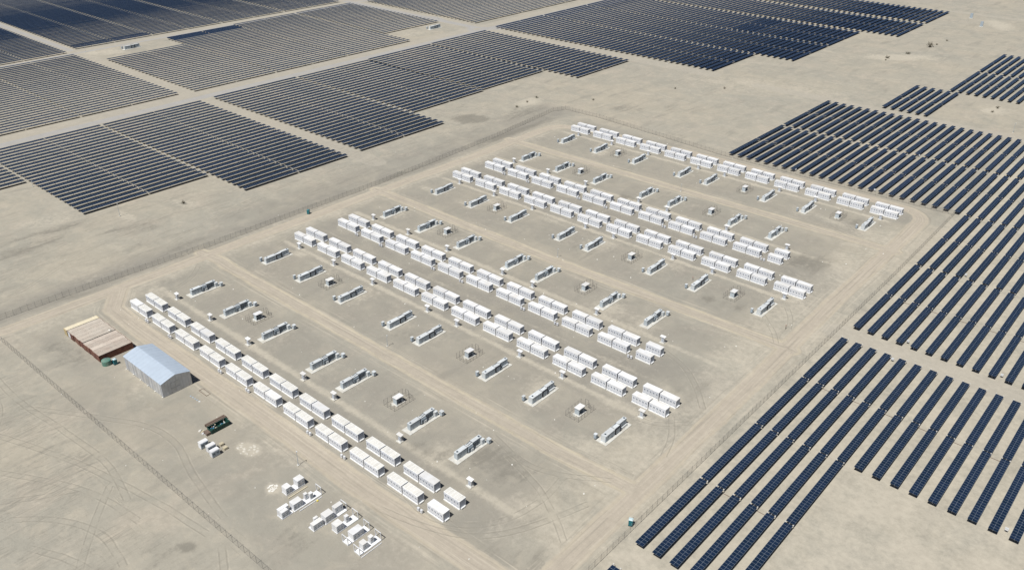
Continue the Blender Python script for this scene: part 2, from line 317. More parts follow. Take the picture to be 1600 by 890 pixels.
def ground_mat():
    m, nt, N, L, B = nodes('desert_soil')
    geo = N.new('ShaderNodeNewGeometry'); pos = geo.outputs['Position']
    def attr(n):
        a = N.new('ShaderNodeAttribute'); a.attribute_name = n; return a.outputs['Fac']
    def val(x, i):
        return x
    def math_(op, a, b=None, c=None, clamp=False):
        n = N.new('ShaderNodeMath'); n.operation = op; n.use_clamp = clamp
        for k, x in enumerate((a, b, c)):
            if x is None: continue
            if isinstance(x, (int, float)): n.inputs[k].default_value = x
            else: L.new(x, n.inputs[k])
        return n.outputs[0]
    def noise(scale, detail=6, rough=0.6, dist=0.0, sc=None, rot=0.0, off=None):
        v = pos
        if sc or rot or off:
            mp = N.new('ShaderNodeMapping'); mp.vector_type = 'POINT'
            if sc: mp.inputs['Scale'].default_value = sc
            mp.inputs['Rotation'].default_value = (0, 0, rot)
            if off: mp.inputs['Location'].default_value = off
            L.new(pos, mp.inputs[0]); v = mp.outputs[0]
        n = N.new('ShaderNodeTexNoise'); n.inputs['Scale'].default_value = scale; n.inputs['Detail'].default_value = detail
        n.inputs['Roughness'].default_value = rough; n.inputs['Distortion'].default_value = dist
        L.new(v, n.inputs['Vector']); return n.outputs[0]
    def rng_(x, a, b, c=0.0, d=1.0, smooth=True):
        n = N.new('ShaderNodeMapRange'); n.interpolation_type = 'SMOOTHSTEP' if smooth else 'LINEAR'
        n.inputs['From Min'].default_value = a; n.inputs['From Max'].default_value = b
        n.inputs['To Min'].default_value = c; n.inputs['To Max'].default_value = d
        L.new(x, n.inputs['Value']); return n.outputs[0]
    def mix(fac, a, b):
        n = N.new('ShaderNodeMix'); n.data_type = 'RGBA'
        if isinstance(fac, (int, float)): n.inputs[0].default_value = fac
        else: L.new(fac, n.inputs[0])
        for k, x in ((6, a), (7, b)):
            if isinstance(x, tuple): n.inputs[k].default_value = (*x, 1)
            else: L.new(x, n.inputs[k])
        return n.outputs[2]
    big = noise(0.012, 5, 0.55, 0.4); mid = noise(0.06, 6, 0.6, 0.6, off=(40, 9, 0)); fine = noise(0.5, 8, 0.7); grain = noise(3.0, 4, 0.7)
    strk = noise(0.16, 6, 0.6, 0.5, sc=(1.0, 0.22, 1), off=(5, 80, 0))       # drag marks along the field rows
    strk2 = noise(0.10, 6, 0.6, 0.8, sc=(0.25, 1.0, 1), rot=0.5, off=(95, 8, 0))
    SAND = (0.402, 0.365, 0.292); GREY = (0.268, 0.251, 0.216); PINK = (0.435, 0.382, 0.308); PALE = (0.50, 0.455, 0.368); DARK = (0.215, 0.20, 0.168); YEL = (0.49, 0.435, 0.325)
    c = mix(rng_(big, 0.35, 0.68), SAND, (0.362, 0.340, 0.284))
    patch = noise(0.035, 7, 0.62, 1.2, off=(310, 77, 0)); c = mix(rng_(patch, 0.47, 0.60, 0, 0.6), c, (0.332, 0.314, 0.262))
    blot = noise(0.14, 7, 0.65, 0.8, off=(11, 230, 0)); c = mix(rng_(blot, 0.50, 0.68, 0, 0.5), c, (0.43, 0.385, 0.305))
    c = mix(rng_(mid, 0.45, 0.75, 0, 0.55), c, PINK)
    c = mix(rng_(strk, 0.5, 0.72, 0, 0.5), c, (0.285, 0.265, 0.222))
    c = mix(rng_(strk2, 0.52, 0.78, 0, 0.35), c, PALE)
    # compacted grey gravel inside the compound
    gfac = math_('MULTIPLY', attr('grey'), rng_(math_('ADD', math_('MULTIPLY', mid, 0.6), math_('MULTIPLY', fine, 0.4)), 0.36, 0.56, 0.35, 1.0))
    c = mix(gfac, c, GREY)
    pf = rng_(math_('ADD', attr('pale'), math_('MULTIPLY', math_('SUBTRACT', math_('ADD', fine, mid), 1.0), 1.1)), 0.08, 0.75)
    c = mix(math_('MULTIPLY', pf, 0.75), c, PALE)
    df = rng_(math_('ADD', attr('dark'), math_('MULTIPLY', math_('SUBTRACT', math_('ADD', fine, strk), 1.0), 1.6)), 0.25, 0.85)
    c = mix(math_('MULTIPLY', df, 0.75), c, DARK)
    lf = rng_(math_('ADD', attr('lane'), math_('MULTIPLY', math_('SUBTRACT', fine, 0.5), 0.8)), 0.3, 0.8)
    c = mix(math_('MULTIPLY', lf, 0.6), c, (0.42, 0.385, 0.32))
    # dirt roads: pale yellow windrows at the rim, pinkish wheel-worn middle
    wob = math_('MULTIPLY', math_('SUBTRACT', mid, 0.5), 2.2); wob = math_('ADD', wob, math_('MULTIPLY', math_('SUBTRACT', fine, 0.5), 1.6))
    re = math_('ADD', attr('road_edge'), wob)
    rf = rng_(re, -0.5, 0.4, 1.0, 0.0)
    gv = rng_(math_('ADD', attr('gravel'), math_('MULTIPLY', math_('SUBTRACT', fine, 0.5), 0.7)), 0.3, 0.8)
    c = mix(math_('MULTIPLY', gv, 0.8), c, (0.375, 0.365, 0.35))
    inn = attr('inner')
    c = mix(math_('MULTIPLY', rf, math_('MULTIPLY_ADD', inn, -0.15, 0.9)), c, PINK)
    rim = math_('SUBTRACT', 1.0, math_('ABSOLUTE', math_('DIVIDE', math_('ADD', re, 0.7), 1.0)), clamp=True)
    c = mix(math_('MULTIPLY', rim, math_('MULTIPLY', rng_(blot, 0.32, 0.58, 0.25, 1.0), math_('MULTIPLY_ADD', inn, 0.5, 0.5))), c, YEL)
    ad = math_('ABSOLUTE', math_('ADD', attr('road_d'), math_('MULTIPLY', math_('SUBTRACT', mid, 0.5), 1.6)))
    w1 = math_('SUBTRACT', 1.0, math_('ABSOLUTE', math_('DIVIDE', math_('SUBTRACT', ad, 1.0), 0.35)), clamp=True)
    w2 = math_('SUBTRACT', 1.0, math_('ABSOLUTE', math_('DIVIDE', math_('SUBTRACT', ad, 2.1), 0.3)), clamp=True)
    wr = math_('MULTIPLY', math_('ADD', w1, math_('MULTIPLY', w2, 0.7)), rng_(strk, 0.35, 0.65, 0.1, 0.8))
    c = mix(math_('MULTIPLY', wr, rf), c, (0.50, 0.445, 0.36))
    sp = N.new('ShaderNodeSeparateXYZ'); L.new(pos, sp.inputs[0]); cb = N.new('ShaderNodeCombineXYZ')
    L.new(math_('MULTIPLY', attr('road_d'), 1.1), cb.inputs[0]); L.new(math_('MULTIPLY', math_('ADD', sp.outputs[0], sp.outputs[1]), 0.035), cb.inputs[1])
    ns = N.new('ShaderNodeTexNoise'); ns.inputs['Scale'].default_value = 1.0; ns.inputs['Detail'].default_value = 5; ns.inputs['Distortion'].default_value = 0.4; L.new(cb.outputs[0], ns.inputs['Vector'])
    nr = rng_(attr('road_edge'), 1.5, 5.0, 1.0, 0.0)
    c = mix(math_('MULTIPLY', nr, rng_(ns.outputs[0], 0.52, 0.70, 0, 0.6)), c, (0.52, 0.465, 0.375))
    c = mix(math_('MULTIPLY', nr, rng_(ns.outputs[0], 0.46, 0.32, 0, 0.5)), c, (0.305, 0.275, 0.225))
    # wheel ruts wandering off the roads
    rr = None
    for an in ('rut_a', 'rut_b', 'rut_c'):
        rd = math_('ABSOLUTE', math_('ADD', attr(an), math_('MULTIPLY', math_('SUBTRACT', mid, 0.5), 1.2)))
        r1 = math_('SUBTRACT', 1.0, math_('ABSOLUTE', math_('DIVIDE', math_('SUBTRACT', rd, 0.9), 0.27)), clamp=True)
        r2 = math_('SUBTRACT', 1.0, math_('ABSOLUTE', math_('DIVIDE', math_('SUBTRACT', rd, 1.3), 0.25)), clamp=True)
        q = math_('MULTIPLY', r1, rng_(blot, 0.34, 0.54, 0.0, 1.0))
        c = mix(math_('MULTIPLY', q, 0.6), c, (0.245, 0.225, 0.185)); c = mix(math_('MULTIPLY', math_('MULTIPLY', r2, 0.35), rng_(blot, 0.38, 0.6)), c, PALE)
        rr = q if rr is None else math_('MAXIMUM', rr, q)
    # graded furrows in the loose soil
    fur = noise(0.55, 6, 0.7, 2.2, sc=(1.0, 0.14, 1), rot=0.12)
    ff = math_('MULTIPLY', attr('streak'), rng_(mid, 0.36, 0.55))
    c = mix(math_('MULTIPLY', ff, rng_(fur, 0.50, 0.64, 0, 0.55)), c, (0.235, 0.22, 0.185))
    c = mix(math_('MULTIPLY', ff, rng_(fur, 0.46, 0.34, 0, 0.5)), c, (0.45, 0.40, 0.325))
    peb = noise(1.1, 3, 0.8, 0.0, off=(7, 3, 0)); c = mix(rng_(peb, 0.62, 0.74, 0, 0.45), c, (0.20, 0.185, 0.155)); c = mix(rng_(peb, 0.36, 0.26, 0, 0.4), c, (0.52, 0.475, 0.39))
    # grain
    v = math_('ADD', math_('ADD', rng_(fine, 0.3, 0.7, 0.43, 0.555, False), rng_(blot, 0.3, 0.7, 0.46, 0.545, False)), rng_(grain, 0.2, 0.8, -0.05, 0.05, False))
    vm = N.new('ShaderNodeVectorMath'); vm.operation = 'SCALE'; L.new(c, vm.inputs[0]); L.new(v, vm.inputs['Scale'])
    L.new(vm.outputs[0], B.inputs['Base Color']); B.inputs['Roughness'].default_value = 0.95; B.inputs['Specular IOR Level'].default_value = 0.1
    hgt = math_('ADD', math_('MULTIPLY', fine, 0.22), math_('MULTIPLY', math_('MULTIPLY', fur, ff), 0.5))
    hgt = math_('ADD', hgt, math_('MULTIPLY', strk, 0.35)); hgt = math_('ADD', hgt, math_('MULTIPLY', math_('MULTIPLY', ns.outputs[0], nr), 0.3)); hgt = math_('SUBTRACT', hgt, math_('MULTIPLY', rr, 0.05)); hgt = math_('SUBTRACT', hgt, math_('MULTIPLY', math_('MULTIPLY', wr, rf), 0.05))
    bp = N.new('ShaderNodeBump'); bp.inputs['Strength'].default_value = 0.7; bp.inputs['Distance'].default_value = 0.6
    L.new(hgt, bp.inputs['Height']); L.new(bp.outputs[0], B.inputs['Normal'])
    return m
gm.materials.append(ground_mat())
tag(link('ground', gm), kind='structure')

# ------------------------------------------------------------------ solar trackers
HALF = 32.6; FULL = 65.8; NM = 28; PITCHM = HALF/NM; TW = 2.38; TZ = 1.5
def panel_into(mb, y0, fx=0.0, z=0.0):
    h = TW/2; y1 = y0+PITCHM-0.022; b = 0.034
    mb.box(-h+fx, h+fx, y0, y1, z, z+0.035, 2)
    zt = z+0.0365; X0, X1 = -h+fx, h+fx
    for q in ((X0, X1, y0, y0+b), (X0, X1, y1-b, y1), (X0, X0+b, y0+b, y1-b), (X1-b, X1, y0+b, y1-b), (fx-0.022, fx+0.022, y0+b, y1-b)):
        mb.quad([(q[0], q[2], zt), (q[1], q[2], zt), (q[1], q[3], zt), (q[0], q[3], zt)], 0)
    for a, c in ((-h+b, -0.022), (0.022, h-b)):
        mb.quad([(a+fx, y0+b, z+0.038), (c+fx, y0+b, z+0.038), (c+fx, y1-b, z+0.038), (a+fx, y1-b, z+0.038)], 1)
mb = MB(); panel_into(mb, 0.0); ME_PANEL = mb.mesh('panel', M['alu'], M['pv'], M['back'])
mb = MB()
for k in range(NM): panel_into(mb, k*PITCHM)
ME_TABLE = mb.mesh('panel_table', M['alu'], M['pv'], M['back'])
mb = MB(); mb.tube((0, 0.1, -0.12), (0, FULL-0.1, -0.12), 0.085, n=6)
for k in range(11): mb.box(-0.07, 0.07, 1.4+k*6.3-0.07, 1.4+k*6.3+0.07, -TZ, -0.1)
ME_SUPPORT = mb.mesh('support_frame', M['steel'])
ME_BRACKET = box_mesh('bracket', M['bracket'], -0.16, 0.16, -0.2, 0.2, -0.20, 0.02)
def colx(n): return -81.5 + (5.165*n if n >= 0 else 5.225*n) + TW/2
cands = []   # (x, y0, tilt degrees, label)
def add(x, y0, label, tilt=None, n=1.0):
    cands.append((x, y0, rng.normal(1.6, 0.6) if tilt is None else tilt, label))
def rfield(c0, c1, y0, text):
    for k, n in enumerate(range(c0, c1+1)):
        add(colx(n), y0, 'solar tracker, %s column from the %s' % (ordn(k+1), text))
rfield(0, 3, 131.1-FULL, 'fence in the strip at the bottom edge')
rfield(0, 5, 141.2, 'fence in the nearest short block')
rfield(0, 24, 207.5, 'fence in the block just below the right lane')
rfield(0, 30, 283.5, 'fence in the block just above the right lane')
rfield(0, 36, 350.8, 'fence in the second block above the right lane')
rfield(-24, 42, 418.1, 'left in the front block behind the battery compound')
rfield(-24, 42, 486.3, 'left in the rear block behind the battery compound')
rfield(-18, -13, 563.4, 'left in the small six-column block')
rfield(-14, 26, 632.2, 'left in the lower top-right block')
rfield(-14, 26, 700.8, 'left in the upper top-right block')
def lfield(xr, xl, y0, text, tilt=None, tr=None, base=None):
    n = int(round((xr-xl)/5.17))
    for k in range(n):
        x = xr-TW/2-k*5.17; t = tilt
        if base: t = base+rng.normal(0, 0.9)
        if tr and tr[0] < x < tr[1]: t = tr[2]
        add(x, y0, 'solar tracker, %s row from the front of the %s' % (ordn(k+1), text), t)
lfield(-456.4, -520, 73.6, 'array at the far left edge')
lfield(-394.6, -520.5, 140.8, 'left array, lower part', base=3.2)
lfield(-363.0, -520.5, 208.3, 'left array, upper part', base=3.6)
lfield(-364.5, -521, 284.6, 'middle array, lowest part', base=4.2)
lfield(-394.5, -521, 352.0, 'middle array, second part', base=4.6)
lfield(-396.5, -521, 419.0, 'middle array, third part', base=5)
lfield(-366.5, -523, 486.9, 'middle array, upper part', base=6)
lfield(-303.0, -523, 569.8, 'top array, lowest part', base=11)
lfield(-271.5, -526, 637.0, 'top array, second part', base=12)
lfield(-271.5, -527, 704.4, 'top array, third part', None, (-362, -345, 21), 12)
lfield(-241.0, -528, 775.8, 'top array, fourth part', base=10)
lfield(-241.0, -530, 848.6, 'top array, uppermost part', base=8)
for y0, xr, xl, tr in [(73.6,-543,-705,None),(141.0,-543,-705,None),(208.0,-543,-705,None),(284.5,-541,-670,None),(351.5,-541,-699,(-700,-682,19)),(418.4,-541,-705,None),(487.0,-578,-708,None),(572.0,-549,-705,None),(639.0,-549,-705,None),(706.0,-549,-705,None)]:
    lfield(xr, xl, y0, 'second array, block %s' % {73.6:'one',141.0:'two',208.0:'three',284.5:'four',351.5:'five',418.4:'six',487.0:'seven',572.0:'eight',639.0:'nine',706.0:'ten'}[y0], None, tr)
def ffield(xr, xl, y0, tiltf):
    for k in range(int(round((xr-xl)/5.17))):
        x = xr-TW/2-k*5.17; add(x, y0, 'solar tracker, %d' % len(cands), tiltf(x)+rng.normal(0, 0.7))
for y0 in (6.0, 73.6, 141.0, 208.0): ffield(-713, -1010, y0, lambda x: 1.6 if x > -790 else 4.0)
for y0, a, b in ((284.0, 1.8, 4.2), (351.0, 1.6, 4.0), (418.5, 1.6, 3.6), (486.5, 1.6, 3.4), (572, 1.6, 3.0), (639, 1.6, 3.0)):
    ffield(-721, -1060, y0, lambda x, a=a, b=b: 11.0 if (y0 == 284.0 and x > -728) else a+(b-a)*min(1, max(0, (-x-775)/60)))

def inview(x, y0):
    best = 0; vis = False
    for yy in np.linspace(y0, y0+FULL, 6):
        p = project((x, yy, TZ))
        if p is None: continue
        if -8 < p[0] < 1608 and -8 < p[1] < 898: vis = True; best = max(best, 1/p[2])
    return best if vis else 0
scored = [(inview(c[0], c[1]), c) for c in cands]
vis = sorted([s for s in scored if s[0] > 0], key=lambda s: -s[0])
single = vis[:300]; rest = [s[1] for s in vis[300:]] + [s[1] for s in scored if s[0] == 0]
seen = {}
for sc, (x, y0, tilt, label) in single:
    seen[label] = seen.get(label, 0)+1
    t = thing('solar_tracker', label, 'solar panel', (x, y0, 0), 'single-axis solar trackers in rows'); t.location.z = TZ
    t.rotation_euler = (0, R(tilt), 0)
    near = sc > 1/318.0
    for h0 in (0.0, FULL-HALF):
        if near:
            for k in range(NM): link('panel', ME_PANEL, t, (0, h0+k*PITCHM, 0))
        else:
            link('panel_table', ME_TABLE, t, (0, h0, 0))
    link('support_frame', ME_SUPPORT, t)
    if sc > 1/520.0:
        for by in (HALF+0.3, FULL+0.45):
            for bx in (-TW/2+0.1, TW/2-0.1): link('bracket', ME_BRACKET, t, (bx, by, 0))
# covered cable runs bridging pairs of columns at the drive gaps
for y0, c0, c1, bn in ((141.2, 1, 5, 'nearest short block'), (207.5, 1, 17, 'block below the right lane'), (283.5, 1, 19, 'block above the right lane')):
    for n in range(c0, c1, 2):
        x = colx(n)+TW/2
        t = thing('cable_cover', 'thin brown cable cover right of column %s in the %s' % (ordn(n+1), bn), 'cable cover', (x, y0+HALF+0.2, 0), 'cable covers between tracker columns')
        m = MB(); m.box(-0.1, 2.9, 0, 0.14, 0, 0.10); m.box(-0.1, 2.9, 0.04, 0.10, 0.10, 0.14); link('cover_strip', m.mesh('cover_strip', M['timber']), t)
# the remaining rows: one joined object, far off
mb = MB()
for x, y0, tilt, label in rest:
    c, s = math.cos(R(tilt)), math.sin(R(tilt)); h = TW/2
    for h0 in (0.0, FULL-HALF):
        a, b = y0+h0, y0+h0+HALF; b0 = len(mb.v)
        for zo in (0.0, 0.04):
            for xx, yy in ((-h, a), (h, a), (h, b), (-h, b)): mb.v.append((x+xx*c+zo*s, yy, TZ-xx*s+zo*c))
        q = b0
        mb.f += [(q,q+3,q+2,q+1),(q+4,q+5,q+6,q+7),(q,q+1,q+5,q+4),(q+1,q+2,q+6,q+5),(q+2,q+3,q+7,q+6),(q+3,q,q+4,q+7)]; mb.m += [0,1,0,0,0,0]
    for k in range(6): mb.box(x-0.08, x+0.08, y0+1.5+k*12.5, y0+1.66+k*12.5, 0, TZ-0.05, 0)
    mb.box(x-h, x-h+0.35, y0+FULL+0.2, y0+FULL+0.6, TZ-0.2, TZ, 2); mb.box(x+h-0.35, x+h, y0+FULL+0.2, y0+FULL+0.6, TZ-0.2, TZ, 2)
far = link('solar_tracker_field', mb.mesh('solar_tracker_field', M['back'], M['pv_far'], M['bracket']))
tag(far, 'distant rows of dark solar panels filling the far arrays', 'solar panels', kind='stuff')

# ------------------------------------------------------------------ battery containers
UL, UD = 6.08, 2.42
def unit_template(kind):
    T = []
    m = MB(); m.box(-0.05, UL+0.05, -0.16, 0.34, -0.05, 0.34); m.box(-0.05, UL+0.05, UD-0.34, UD+0.12, -0.05, 0.34)
    T.append(('foundation_beam', m.mesh('foundation_beam', M['roof_edge']), (0, 0, 0), []))
    T.append(('container_body', box_mesh('container_body', M['white'], 0, UL, 0, UD, 0.36, 2.92), (0, 0, 0), []))
    if kind == 'dusty':
        T.append(('roof', box_mesh('roof', M['roof_edge'], -0.05, UL+0.05, -0.07, UD+0.07, 2.922, 3.03), (0, 0, 0),
                  [('roof_panel', ME_RP, (0.06+k*1.2, 0.06, 3.032)) for k in range(5)]))
    else:
        T.append(('roof', box_mesh('roof', M['roof_white'], -0.05, UL+0.05, -0.07, UD+0.07, 2.922, 3.04), (0, 0, 0), []))
    for k in range(5):
        T.append(('door', ME_DOOR, (0.12+k*1.175, 0, 0), [('vent', ME_VENT, (0, 0, 0)), ('lower_grille', ME_GRILLE, (0, 0, 0))]))
    m = MB(); x = UL
    m.box(x+.002, x+.03, 0, 0.16, 0.36, 2.92); m.box(x+.002, x+.03, UD-0.16, UD, 0.36, 2.92); m.box(x+.002, x+.03, 0.16, UD-.16, 2.76, 2.92); m.box(x+.002, x+.03, .16, UD-.16, .36, .5)
    T.append(('end_frame', m.mesh('end_frame', M['white']), (0, 0, 0), []))
    T.append(('end_shade_panel', box_mesh('end_shade_panel', M['end'], UL+.002, UL+.018, .162, UD-.162, .502, 2.758), (0, 0, 0), []))  # added grey panel that darkens the shaded end
    T.append(('end_step', box_mesh('end_step', M['roof_edge'], UL+0.04, UL+0.40, 0.45, 2.0, 0.16, 0.52), (0, 0, 0), []))
    return T
ME_RP = box_mesh('roof_panel', M['roof_dusty'], 0, 1.03, 0, UD-0.12, 0, 0.03)
ME_DOOR = box_mesh('door', M['door'], 0.03, 1.09, -0.04, -0.002, 0.55, 2.72)
m = MB(); m.box(0.28, 0.80, -0.062, -0.042, 1.98, 2.24); m.box(0.52, 0.78, -0.061, -0.042, 1.66, 1.96); ME_VENT = m.mesh('vent', M['vent'])
ME_GRILLE = box_mesh('lower_grille', M['vent_grey'], 0.26, 0.92, -0.058, -0.042, 0.72, 0.98)
T_DUSTY = unit_template('dusty'); T_CLEAN = unit_template('clean')
rows = [  # (x of the first pair, pairs, single at the end, front Y, name)
 (-295.8, 10, True, 114.1, 'nearest double row'), (-298.9, 12, False, 192.3, 'second double row'), (-295.8, 10, True, 214.2, 'third double row'),
 (-298.9, 12, False, 292.2, 'fourth double row'), (-295.8, 10, True, 313.7, 'fifth double row'), (-298.9, 12, False, 393.2, 'farthest double row')]
clean = {(0, 0, 0), (0, 1, 5), (0, 1, 19), (0, 0, 20), (0, 1, 13), (0, 0, 11)}
for r, (x0, npair, single_end, y0, rn) in enumerate(rows):
    for ln in range(2):
        xs = []
        for k in range(npair): xs += [x0+16.5*k, x0+16.5*k+6.52]
        if single_end: xs.append(x0+16.5*npair)
        for k, x in enumerate(xs):
            lab = 'white battery container, %s from the left in the %s line of the %s' % (ordn(k+1), ('front', 'rear')[ln], rn)
            t = thing('battery_container', lab, 'battery container', (x, y0+6.25*ln, 0), 'white battery containers in double rows')
            inst(T_DUSTY if (r == 0 and (r, ln, k) not in clean) else T_CLEAN, t)

# ------------------------------------------------------------------ inverter skids, kiosks, huts, box pairs
def cabinet(m, x0, x1, y0, y1, z0, z1): m.box(x0, x1, y0, y1, z0, z1)
def fan_mesh():
    m = MB(); m.tube((0, 0, 0), (0, 0, 0.10), 0.36, n=14); m.tube((0, 0, 0.102), (0, 0, 0.11), 0.27, n=14, m=1); return m.mesh('fan', M['equip_mid'], M['shadowgap'])
ME_FAN = fan_mesh()
ME_PAD = box_mesh('concrete_pad', M['concrete'], 0, 3.95, 0, 13.6, -0.1, 0.16)
def skid_north():
    T = [('concrete_pad', ME_PAD, (0, 0, 0), [])]
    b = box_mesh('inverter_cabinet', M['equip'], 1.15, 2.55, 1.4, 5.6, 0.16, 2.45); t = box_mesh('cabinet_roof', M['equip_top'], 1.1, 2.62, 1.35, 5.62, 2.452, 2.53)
    T.append(('inverter_cabinet', b, (0, 0, 0), [('cabinet_roof', t, (0, 0, 0)), ('fan', ME_FAN, (1.85, 2.1, 2.535)), ('louvre', box_mesh('louvre', M['equip_mid'], 2.552, 2.58, 1.9, 3.4, 1.2, 2.2), (0, 0, 0)), ('louvre', box_mesh('louvre', M['equip_mid'], 2.552, 2.58, 3.7, 5.2, 1.2, 2.2), (0, 0, 0))]))
    b = box_mesh('transformer_tank', M['equip_mid'], 1.3, 2.45, 5.65, 8.1, 0.16, 2.2); t = box_mesh('cabinet_roof', M['equip_top'], 1.15, 2.5, 5.65, 8.1, 2.202, 2.36)
    m = MB()
    for k in range(7): m.box(2.452, 2.95, 5.75+k*0.33, 5.87+k*0.33, 0.6, 2.05)
    T.append(('transformer_tank', b, (0, 0, 0), [('cabinet_roof', t, (0, 0, 0)), ('cooling_fins', m.mesh('cooling_fins', M['equip_mid']), (0, 0, 0))]))
    T.append(('terminal_box', box_mesh('terminal_box', M['equip_top'], 2.5, 3.15, 6.9, 7.8, 0.16, 1.2), (0, 0, 0), []))
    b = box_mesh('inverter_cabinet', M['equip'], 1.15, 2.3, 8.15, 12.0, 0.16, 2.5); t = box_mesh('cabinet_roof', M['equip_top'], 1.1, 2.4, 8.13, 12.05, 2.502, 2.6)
    T.append(('inverter_cabinet', b, (0, 0, 0), [('cabinet_roof', t, (0, 0, 0)), ('fan', ME_FAN, (1.8, 11.3, 2.605)), ('louvre', box_mesh('louvre', M['equip_dark'], 2.302, 2.34, 8.3, 11.2, 0.5, 2.3), (0, 0, 0))]))
    T.append(('switch_cabinet', box_mesh('switch_cabinet', M['equip_top'], 2.35, 3.25, 11.3, 12.5, 0.16, 1.9), (0, 0, 0), [('door', box_mesh('door', M['equip'], 3.252, 3.28, 11.4, 12.4, 0.3, 1.8), (0, 0, 0))]))
    sm = MB()
    for yy in (2.75, 4.15): sm.box(2.552, 2.572, yy, yy+0.05, 0.2, 2.4)
    for yy in (5.60, 8.10): sm.box(1.0, 2.7, yy-0.02, yy+0.09, 0.16, 2.56)
    for yy in (9.1, 10.2): sm.box(2.342, 2.36, yy, yy+0.06, 0.4, 2.4)
    T.append(('dark_seams', sm.mesh('dark_seams', M['shadowgap']), (0, 0, 0), []))
    cn = MB(); cn.bar((2.75, 5.8, 2.5), (2.75, 10.8, 2.5), 0.09); cn.bar((2.75, 5.8, 2.5), (2.75, 5.8, 0.3), 0.09); cn.bar((2.9, 8.4, 0.5), (2.9, 11.2, 0.5), 0.12); cn.bar((1.4, 6.2, 2.4), (1.4, 7.7, 2.75), 0.1); cn.bar((2.1, 6.2, 2.4), (2.1, 7.7, 2.75), 0.1)
    T.append(('conduit', cn.mesh('conduit', M['equip_dark']), (0, 0, 0), []))
    m = MB(); m.box(0.5, 1.05, 2.0, 11.5, 0.161, 0.4); T.append(('cable_tray', m.mesh('cable_tray', M['steel']), (0, 0, 0), []))
    m = MB(); m.box(3.5, 4.6, 12.9, 13.9, 0.35, 1.7); m.box(3.6, 3.7, 13.0, 13.1, 0, .35); m.box(4.4, 4.5, 13.7, 13.8, 0, .35); m.box(3.6, 3.7, 13.7, 13.8, 0, .35); m.box(4.4, 4.5, 13, 13.1, 0, .35)
    T.append(('auxiliary_box', m.mesh('auxiliary_box', M['equip']), (0, 0, 0), [('lid', box_mesh('lid', M['equip_top'], 3.4, 4.7, 12.8, 14.0, 1.702, 1.78), (0, 0, 0))]))
    return T
def skid_south():
    T = [('concrete_pad', ME_PAD, (0, 0, 0), [])]
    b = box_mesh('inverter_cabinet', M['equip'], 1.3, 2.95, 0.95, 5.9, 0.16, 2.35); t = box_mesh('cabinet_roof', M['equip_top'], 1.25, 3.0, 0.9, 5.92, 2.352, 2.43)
    T.append(('inverter_cabinet', b, (0, 0, 0), [('cabinet_roof', t, (0, 0, 0)), ('fan', ME_FAN, (2.1, 1.9, 2.435)), ('door', box_mesh('door', M['equip_top'], 1.5, 2.75, 0.92, 0.948, 0.35, 2.2), (0, 0, 0)), ('louvre', box_mesh('louvre', M['equip_mid'], 2.952, 2.98, 1.4, 2.2, 0.4, 1.0), (0, 0, 0)), ('louvre', box_mesh('louvre', M['equip_mid'], 2.952, 2.98, 2.6, 5.2, 1.3, 2.1), (0, 0, 0))]))
    b = box_mesh('transformer_cabinet', M['equip_dark'], 1.45, 2.85, 5.95, 8.6, 0.16, 2.3); t = box_mesh('cabinet_roof', M['equip_top'], 1.3, 2.8, 5.95, 8.6, 2.302, 2.40)
    T.append(('transformer_cabinet', b, (0, 0, 0), [('cabinet_roof', t, (0, 0, 0)), ('radiator', box_mesh('radiator', M['equip_mid'], 2.852, 3.2, 6.2, 8.2, 0.45, 2.05), (0, 0, 0))]))
    b = box_mesh('inverter_cabinet', M['equip'], 1.3, 2.45, 8.65, 12.7, 0.16, 2.45); t = box_mesh('cabinet_roof', M['equip_top'], 1.25, 2.5, 8.62, 12.75, 2.452, 2.54)
    T.append(('inverter_cabinet', b, (0, 0, 0), [('cabinet_roof', t, (0, 0, 0)), ('fan', ME_FAN, (1.85, 12.1, 2.545)), ('louvre', box_mesh('louvre', M['equip_mid'], 2.452, 2.48, 9.0, 12.2, 1.2, 2.2), (0, 0, 0))]))
    sm = MB()
    for yy in (2.35, 3.9): sm.box(2.952, 2.972, yy, yy+0.05, 0.2, 2.3)
    for yy in (5.90, 8.60): sm.box(1.2, 3.05, yy-0.02, yy+0.10, 0.16, 2.47)
    for yy in (10.2, 11.4): sm.box(2.482, 2.5, yy, yy+0.05, 0.2, 2.4)
    sm.box(2.86, 3.24, 6.05, 6.17, 0.3, 2.2); sm.box(2.86, 3.24, 8.25, 8.37, 0.3, 2.2); sm.box(2.86, 3.24, 6.17, 8.25, 2.1, 2.2)
    T.append(('dark_seams', sm.mesh('dark_seams', M['shadowgap']), (0, 0, 0), []))
    cn = MB(); cn.bar((3.15, 8.4, 1.0), (3.15, 12.4, 0.5), 0.1); cn.bar((2.7, 1.2, 0.5), (3.1, 5.6, 0.5), 0.1); cn.bar((1.5, 6.2, 2.4), (1.5, 8.3, 2.62), 0.1)
    T.append(('conduit', cn.mesh('conduit', M['equip_dark']), (0, 0, 0), []))
    T.append(('cable_trunk', box_mesh('cable_trunk', M['equip_top'], 2.6, 2.95, 8.8, 12.6, 0.3, 0.7), (0, 0, 0), []))
    m = MB(); m.box(-0.95, -0.15, 0.2, 1.1, 0.4, 1.9); m.box(-0.85, -0.75, 0.3, 0.4, 0, .4); m.box(-0.35, -0.25, 0.9, 1.0, 0, .4); m.box(-.85, -.75, .9, 1.0, 0, .4); m.box(-.35, -.25, .3, .4, 0, .4)
    T.append(('auxiliary_box', m.mesh('auxiliary_box', M['equip_mid']), (0, 0, 0), [('lid', box_mesh('lid', M['equip_top'], -1.05, -0.05, 0.1, 1.2, 1.902, 1.98), (0, 0, 0))]))
    return T
T_SN, T_SS = skid_north(), skid_south()
